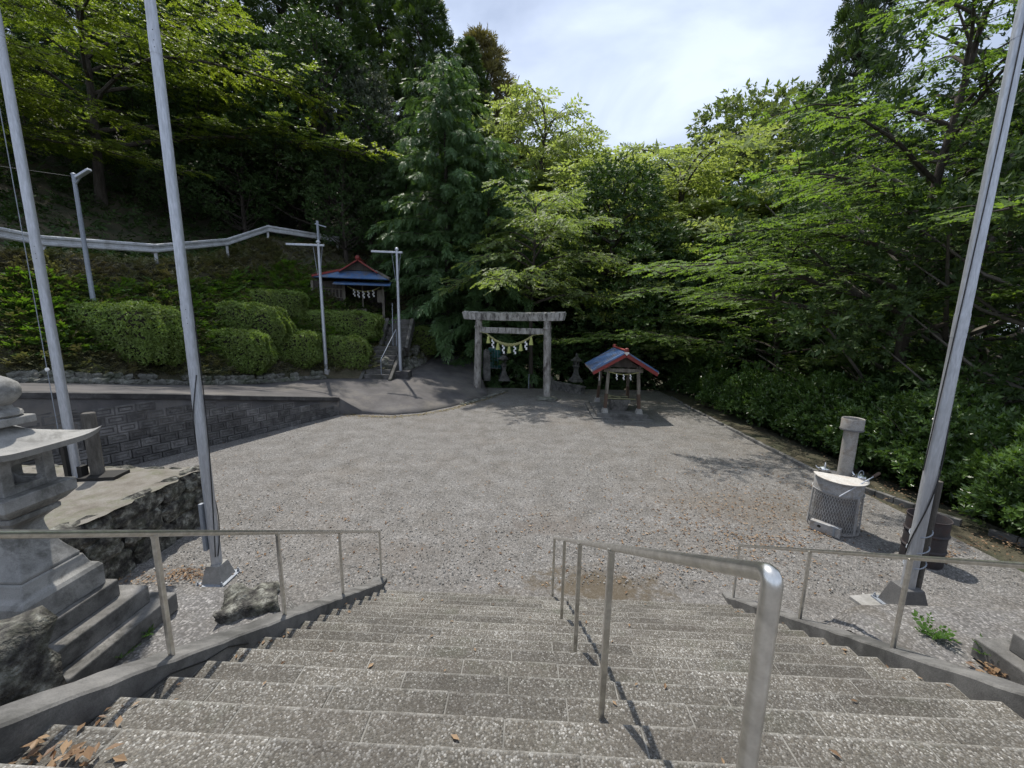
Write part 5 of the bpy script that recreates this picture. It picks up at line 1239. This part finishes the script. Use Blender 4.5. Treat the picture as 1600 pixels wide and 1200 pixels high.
PB = [proto_rosette(pr_, 9, .135, .042, .9, .05) for _ in range(6)]
bp1 = bush_proto(71, 1.35, 1.2, 1.55, 1900).build('leafy_bush', 'glossy bush', PB, M['lf_bush'], M['bark'], 'bush', 'glossy bushes along the kerb', 'foliage')
bp2 = bush_proto(72, 1.25, 1.3, 1.4, 1900).build('leafy_bush', 'glossy bush', PB, M['lf_bush'], M['bark'], 'bush', 'glossy bushes along the kerb', 'foliage')
spots = [(1600, 850, .9, 'nearest glossy bush at the picture edge beyond the drum'), (1530, 790, 1.0, 'glossy bush just behind the drum and the pole'), (1420, 760, 1.05, 'glossy bush directly behind the flue of the incinerator'),
         (1330, 720, 1.0, 'glossy bush left behind the incinerator'), (1265, 695, 1.0, 'middle glossy bush of the row, where the kerb is shaded'), (1200, 672, .95, 'glossy bush third from the pavilion'), (1150, 655, .9, 'glossy bush second from the pavilion'), (1105, 638, .8, 'glossy bush nearest the pavilion')]
for k, (px, py, s, lb_) in enumerate(spots):
    g = gp(px, py); src = (bp1, bp2)[k % 2]; o = src if k < 2 else dup(src, (0, 0, 0), 0)
    x_, y_ = g[0] + .8, g[1] + .25
    o.location = (x_, y_, -.05); o.rotation_euler[2] = k * 2.1; o.scale = (s * 1.05, s * 1.05, s * 1.05); o['label'] = lb_
for k, (px, py, dx, s) in enumerate(((1580, 800, 3.3, 1.35), (1450, 760, 3.2, 1.3), (1350, 715, 3.2, 1.3), (1250, 680, 3.2, 1.25), (1165, 655, 3.0, 1.2), (1120, 632, 2.6, 1.3), (1060, 618, 1.6, 1.2))):
    g = gp(px, py); o = dup((bp1, bp2)[k % 2], (0, 0, 0), 0); x_, y_ = g[0] + dx, g[1] + 1.0; o.location = (x_, y_, zt(x_, y_)); o.rotation_euler[2] = k * 1.3 + .4; o.scale = (s,) * 3
    o['label'] = 'taller glossy bush in the second row behind the kerb, ' + ('nearest the viewer', 'second from the viewer', 'third from the viewer', 'fourth from the viewer', 'fifth from the viewer', 'sixth from the viewer', 'farthest from the viewer')[k]; o['group'] = 'second row of glossy bushes'
# dark undergrowth beyond the gate and among the trunks
r = np.random.default_rng(88); P = []; D = []; NN = []; S = []
for k in range(9000):
    x_ = r.uniform(-3.2, 24); y_ = r.uniform(25.2, 40) if x_ < 9.5 else r.uniform(12, 36)
    if x_ < 11.6 and y_ < 25: continue
    z_ = float(ground_z(np.array(x_), np.array(y_))); P.append((x_, y_, z_ + abs(r.normal(0, .45)))); a = r.uniform(0, 6.28); D.append((math.cos(a), math.sin(a), r.uniform(0, .8))); NN.append(UPV + r.normal(0, .3, 3)); S.append(r.uniform(.8, 1.6))
tag(link('undergrowth', sprays_mesh('undergrowth', r, PR, P, D, NN, S, M['lf_oak'])), 'dark undergrowth beyond the gate and among the trunks', 'undergrowth', kind='stuff')

# ------------------------------------------------------------------ fallen leaves and weeds
def litter(name, pts, seed, size, label, mat='leaf_litter', kind='stuff'):
    r = np.random.default_rng(seed); V = []; A = []
    for p in pts:
        a = r.uniform(0, 6.28); L = size * r.uniform(.6, 1.3); W_ = L * r.uniform(.35, .5); d = np.array([math.cos(a), math.sin(a), r.normal(0, .12)]); s_ = np.array([-math.sin(a), math.cos(a), r.normal(0, .2)])
        c = np.array(p); lift = r.uniform(.1, .35) * W_
        b_, t_ = c - d * L / 2, c + d * L / 2; m_ = c - np.array([0, 0, lift * .3])
        l_, r__ = c + s_ * W_ / 2 + np.array([0, 0, lift]), c - s_ * W_ / 2 + np.array([0, 0, lift]); v_ = r.random()
        V += [b_, m_, t_, l_, b_, r__, t_, m_]; A += [v_, v_]
    V = np.array(V); q = np.arange(len(V)).reshape(-1, 4)
    o = link(name, fast_mesh(name, V, q, M[mat], A)); return tag(o, label, 'leaves', kind=kind)
r = np.random.default_rng(61); pts = []
for _ in range(900):
    px, py = r.uniform(330, 1300), 640 + 280 * r.random() ** 1.1
    g = gp(px, py); pts.append((g[0], g[1], .022))
for _ in range(1100):
    px, py = r.normal(1150, 130), r.normal(800, 55)
    if py < 650 or py > 930 or px > 1560: continue
    g = gp(px, py); pts.append((g[0], g[1], .024))
for (cx_, cy__, sx_, sy_, n_) in ((1285, 830, 14, 8, 110), (1200, 845, 35, 9, 120), (300, 898, 18, 6, 120), (1480, 870, 10, 6, 60), (1560, 850, 40, 10, 150), (1390, 770, 60, 14, 200), (1180, 790, 60, 25, 150), (560, 650, 30, 3, 120), (240, 905, 60, 8, 120), (434, 794, 6, 3, 14), (540, 812, 6, 3, 14)):
    for _ in range(n_):
        g = gp(r.normal(cx_, sx_), r.normal(cy__, sy_)); pts.append((g[0], g[1], .02 + .03 * r.random()))
litter('fallen_leaves', pts, 62, .065, 'dry brown leaves scattered over the gravel yard')
pts = []
for _ in range(70):
    g = gp(r.normal(95, 34), r.normal(1172, 16), nose(15)[1] - .1); pts.append((g[0], g[1], 0))
pile = []
def stair_z(p):
    q = Vector((p[0], p[1], 0)) - ST; s = q.dot(SV); j = int(math.floor((-.18 - s) / TR)); j = max(-1, min(NS - 1, j)); return (.07 + RI * j) if j >= 0 else .0
def stair_hit(px, py):
    z = 1.5
    for _ in range(30):
        g = gp(px, py, z); z2 = stair_z(g); z = z + (z2 - z) * .5
    g = gp(px, py, stair_z(g)); return g
for _ in range(75):
    g = stair_hit(r.normal(105, 48), r.normal(1170, 17)); 
    if (Vector(g) - ST).dot(SU) > -2.68: pile.append((g[0], g[1], g[2] + .012 + .04 * r.random()))
litter('leaf_pile', pile, 63, .062, 'small pile of orange brown leaves on the nearest step by the kerb')
pile = []
for _ in range(140):
    g = gp(r.normal(1568, 24), r.normal(1044, 16), 1.32); pile.append((g[0], g[1], 1.32 + .05 * r.random()))
litter('leaf_pile', pile, 64, .07, 'brown leaves drifted against the stepped stone base at the right edge')
for k, (px, py, lb_) in enumerate(((478, 1078, 'single dry leaf lying in the middle of the foreground steps'), (395, 1031, 'single orange leaf on the steps beside the second rail post'), (330, 1056, 'curled leaf on the steps beside the kerb crack'), (262, 1068, 'reddish leaf at the edge of the steps by the kerb'), (783, 917, 'twisted pale leaf at the foot of the stairs'), (660, 938, 'pale leaf on the lowest steps'), (1358, 1020, 'leaf against the far kerb of the steps'), (1066, 1172, 'pale leaf on the nearest steps beside the middle handrail'))):
    g = stair_hit(px, py); o = litter('fallen_leaf', [(g[0], g[1], g[2] + .014)], 70 + k, .085, lb_, kind=None); o['category'] = 'leaf'
def weed(px, py, z, n, label, s=.5):
    g = gp(px, py, z); r = np.random.default_rng(int(px)); P = []; D = []; NN = []; S = []
    for k in range(n):
        a = r.uniform(0, 6.28); P.append((g[0] + r.normal(0, .018), g[1] + r.normal(0, .018), z)); D.append((math.cos(a), math.sin(a), r.uniform(.3, 1.2))); NN.append(UPV + r.normal(0, .3, 3)); S.append(s * r.uniform(.2, .5))
    tag(link('weed', sprays_mesh('weed', r, PF, P, D, NN, S, M['weed'])), label, 'weed')
weed(190, 1023, 1.32, 10, 'little weed between the lantern base and kerb, nearer the boulder'); weed(231, 992, 1.32, 9, 'little weed between the lantern base and kerb, further from the boulder')
weed(1453, 992, 1.32, 22, 'tuft of grass on the terrace near the drum pole', .7); weed(1562, 1035, 1.34, 14, 'weed growing from the leaves by the stone base', .8)
weed(1375, 985, 1.0, 20, 'grey green weed outside the kerb near the drum pole', .7)
weed(690, 596, .98, 30, 'low moss tuft beside the steps footing', .9) if False else None

# loose stones lying on the gravel near the stairs
r = np.random.default_rng(97); V = []; Q = []; A = []
for k in range(20000):
    px, py = r.uniform(150, 1600), 655 + 275 * r.random() ** .8
    g = gp(px, py)
    if g[0] > 9.0 or g[1] < 5.75 and -2.3 < g[0] < 3.7 or (g[0] < -6.2 and g[1] < 7.9) or (abs(g[0]) > 2.2 and g[1] < 4.4): continue
    a = r.uniform(0, 6.28); sz = .006 + .016 * r.random() ** 2.5; ca, sa = math.cos(a) * sz, math.sin(a) * sz
    b_ = np.array([g[0], g[1], .012]); w_ = r.uniform(.6, 1.0)
    pts_ = [b_ + (ca, sa, 0), b_ + (-sa * w_, ca * w_, .003), b_ + (-ca, -sa, 0), b_ + (sa * w_, -ca * w_, .002)]
    up_ = [p + (b_ - p) * .35 + np.array([0, 0, sz * r.uniform(.5, .9)]) for p in pts_]
    n0 = len(V); V += pts_ + up_; Q += [(n0 + i, n0 + (i + 1) % 4, n0 + 4 + (i + 1) % 4, n0 + 4 + i) for i in range(4)] + [(n0 + 4, n0 + 5, n0 + 6, n0 + 7)]
    A += [float(r.random())] * 5
mp_, t_, p_, o_ = newmat('loose_pebble'); an_ = N(t_, 'ShaderNodeAttribute', attribute_name='v')
t_.links.new(ramp(t_, an_.outputs['Fac'], [(0, (.10, .097, .09)), (.6, (.19, .185, .172)), (.9, (.26, .25, .235)), (1, (.42, .41, .39))]), p_.inputs['Base Color']); p_.inputs['Roughness'].default_value = .85
tag(link('loose_gravel', fast_mesh('loose_gravel', np.array(V), np.array(Q), mp_, A)), 'loose grey stones lying over the yard', 'gravel', kind='stuff')

# leaves caught in the corners of the steps and along the edge of the asphalt
r = np.random.default_rng(101); pts = []
for k in range(120):
    sd = -1 if r.random() < .6 else 1; a = sd * (2.70 - abs(r.normal(0, .10))); s_ = -r.uniform(.3, 4.4); g = stp(a, s_, 0); pts.append((g.x, g.y, stair_z((g.x, g.y)) + .012))
for k in range(70):
    g = stp(r.uniform(-2.6, 2.6), -r.uniform(.3, 4.4), 0); pts.append((g.x, g.y, stair_z((g.x, g.y)) + .012))
litter('step_litter', pts, 102, .045, 'small dry leaves caught on the steps')
pts = []
el = polyline([(-7.4, 16.9, 0), (-6.5, 16.6, 0), (-5.3, 16.6, 0), (-4.1, 17.15, 0), (-2.9, 18.4, 0), (-1.6, 20.6, 0), (-.6, 22.9, 0)], 200)
for p in el:
    for _ in range(5): pts.append((p[0] + abs(r.normal(0, .18)), p[1] - abs(r.normal(0, .18)), .02 + .01 * r.random()))
litter('edge_litter', pts, 103, .08, 'drift of yellow brown leaves along the edge of the asphalt', 'edge_leaf')
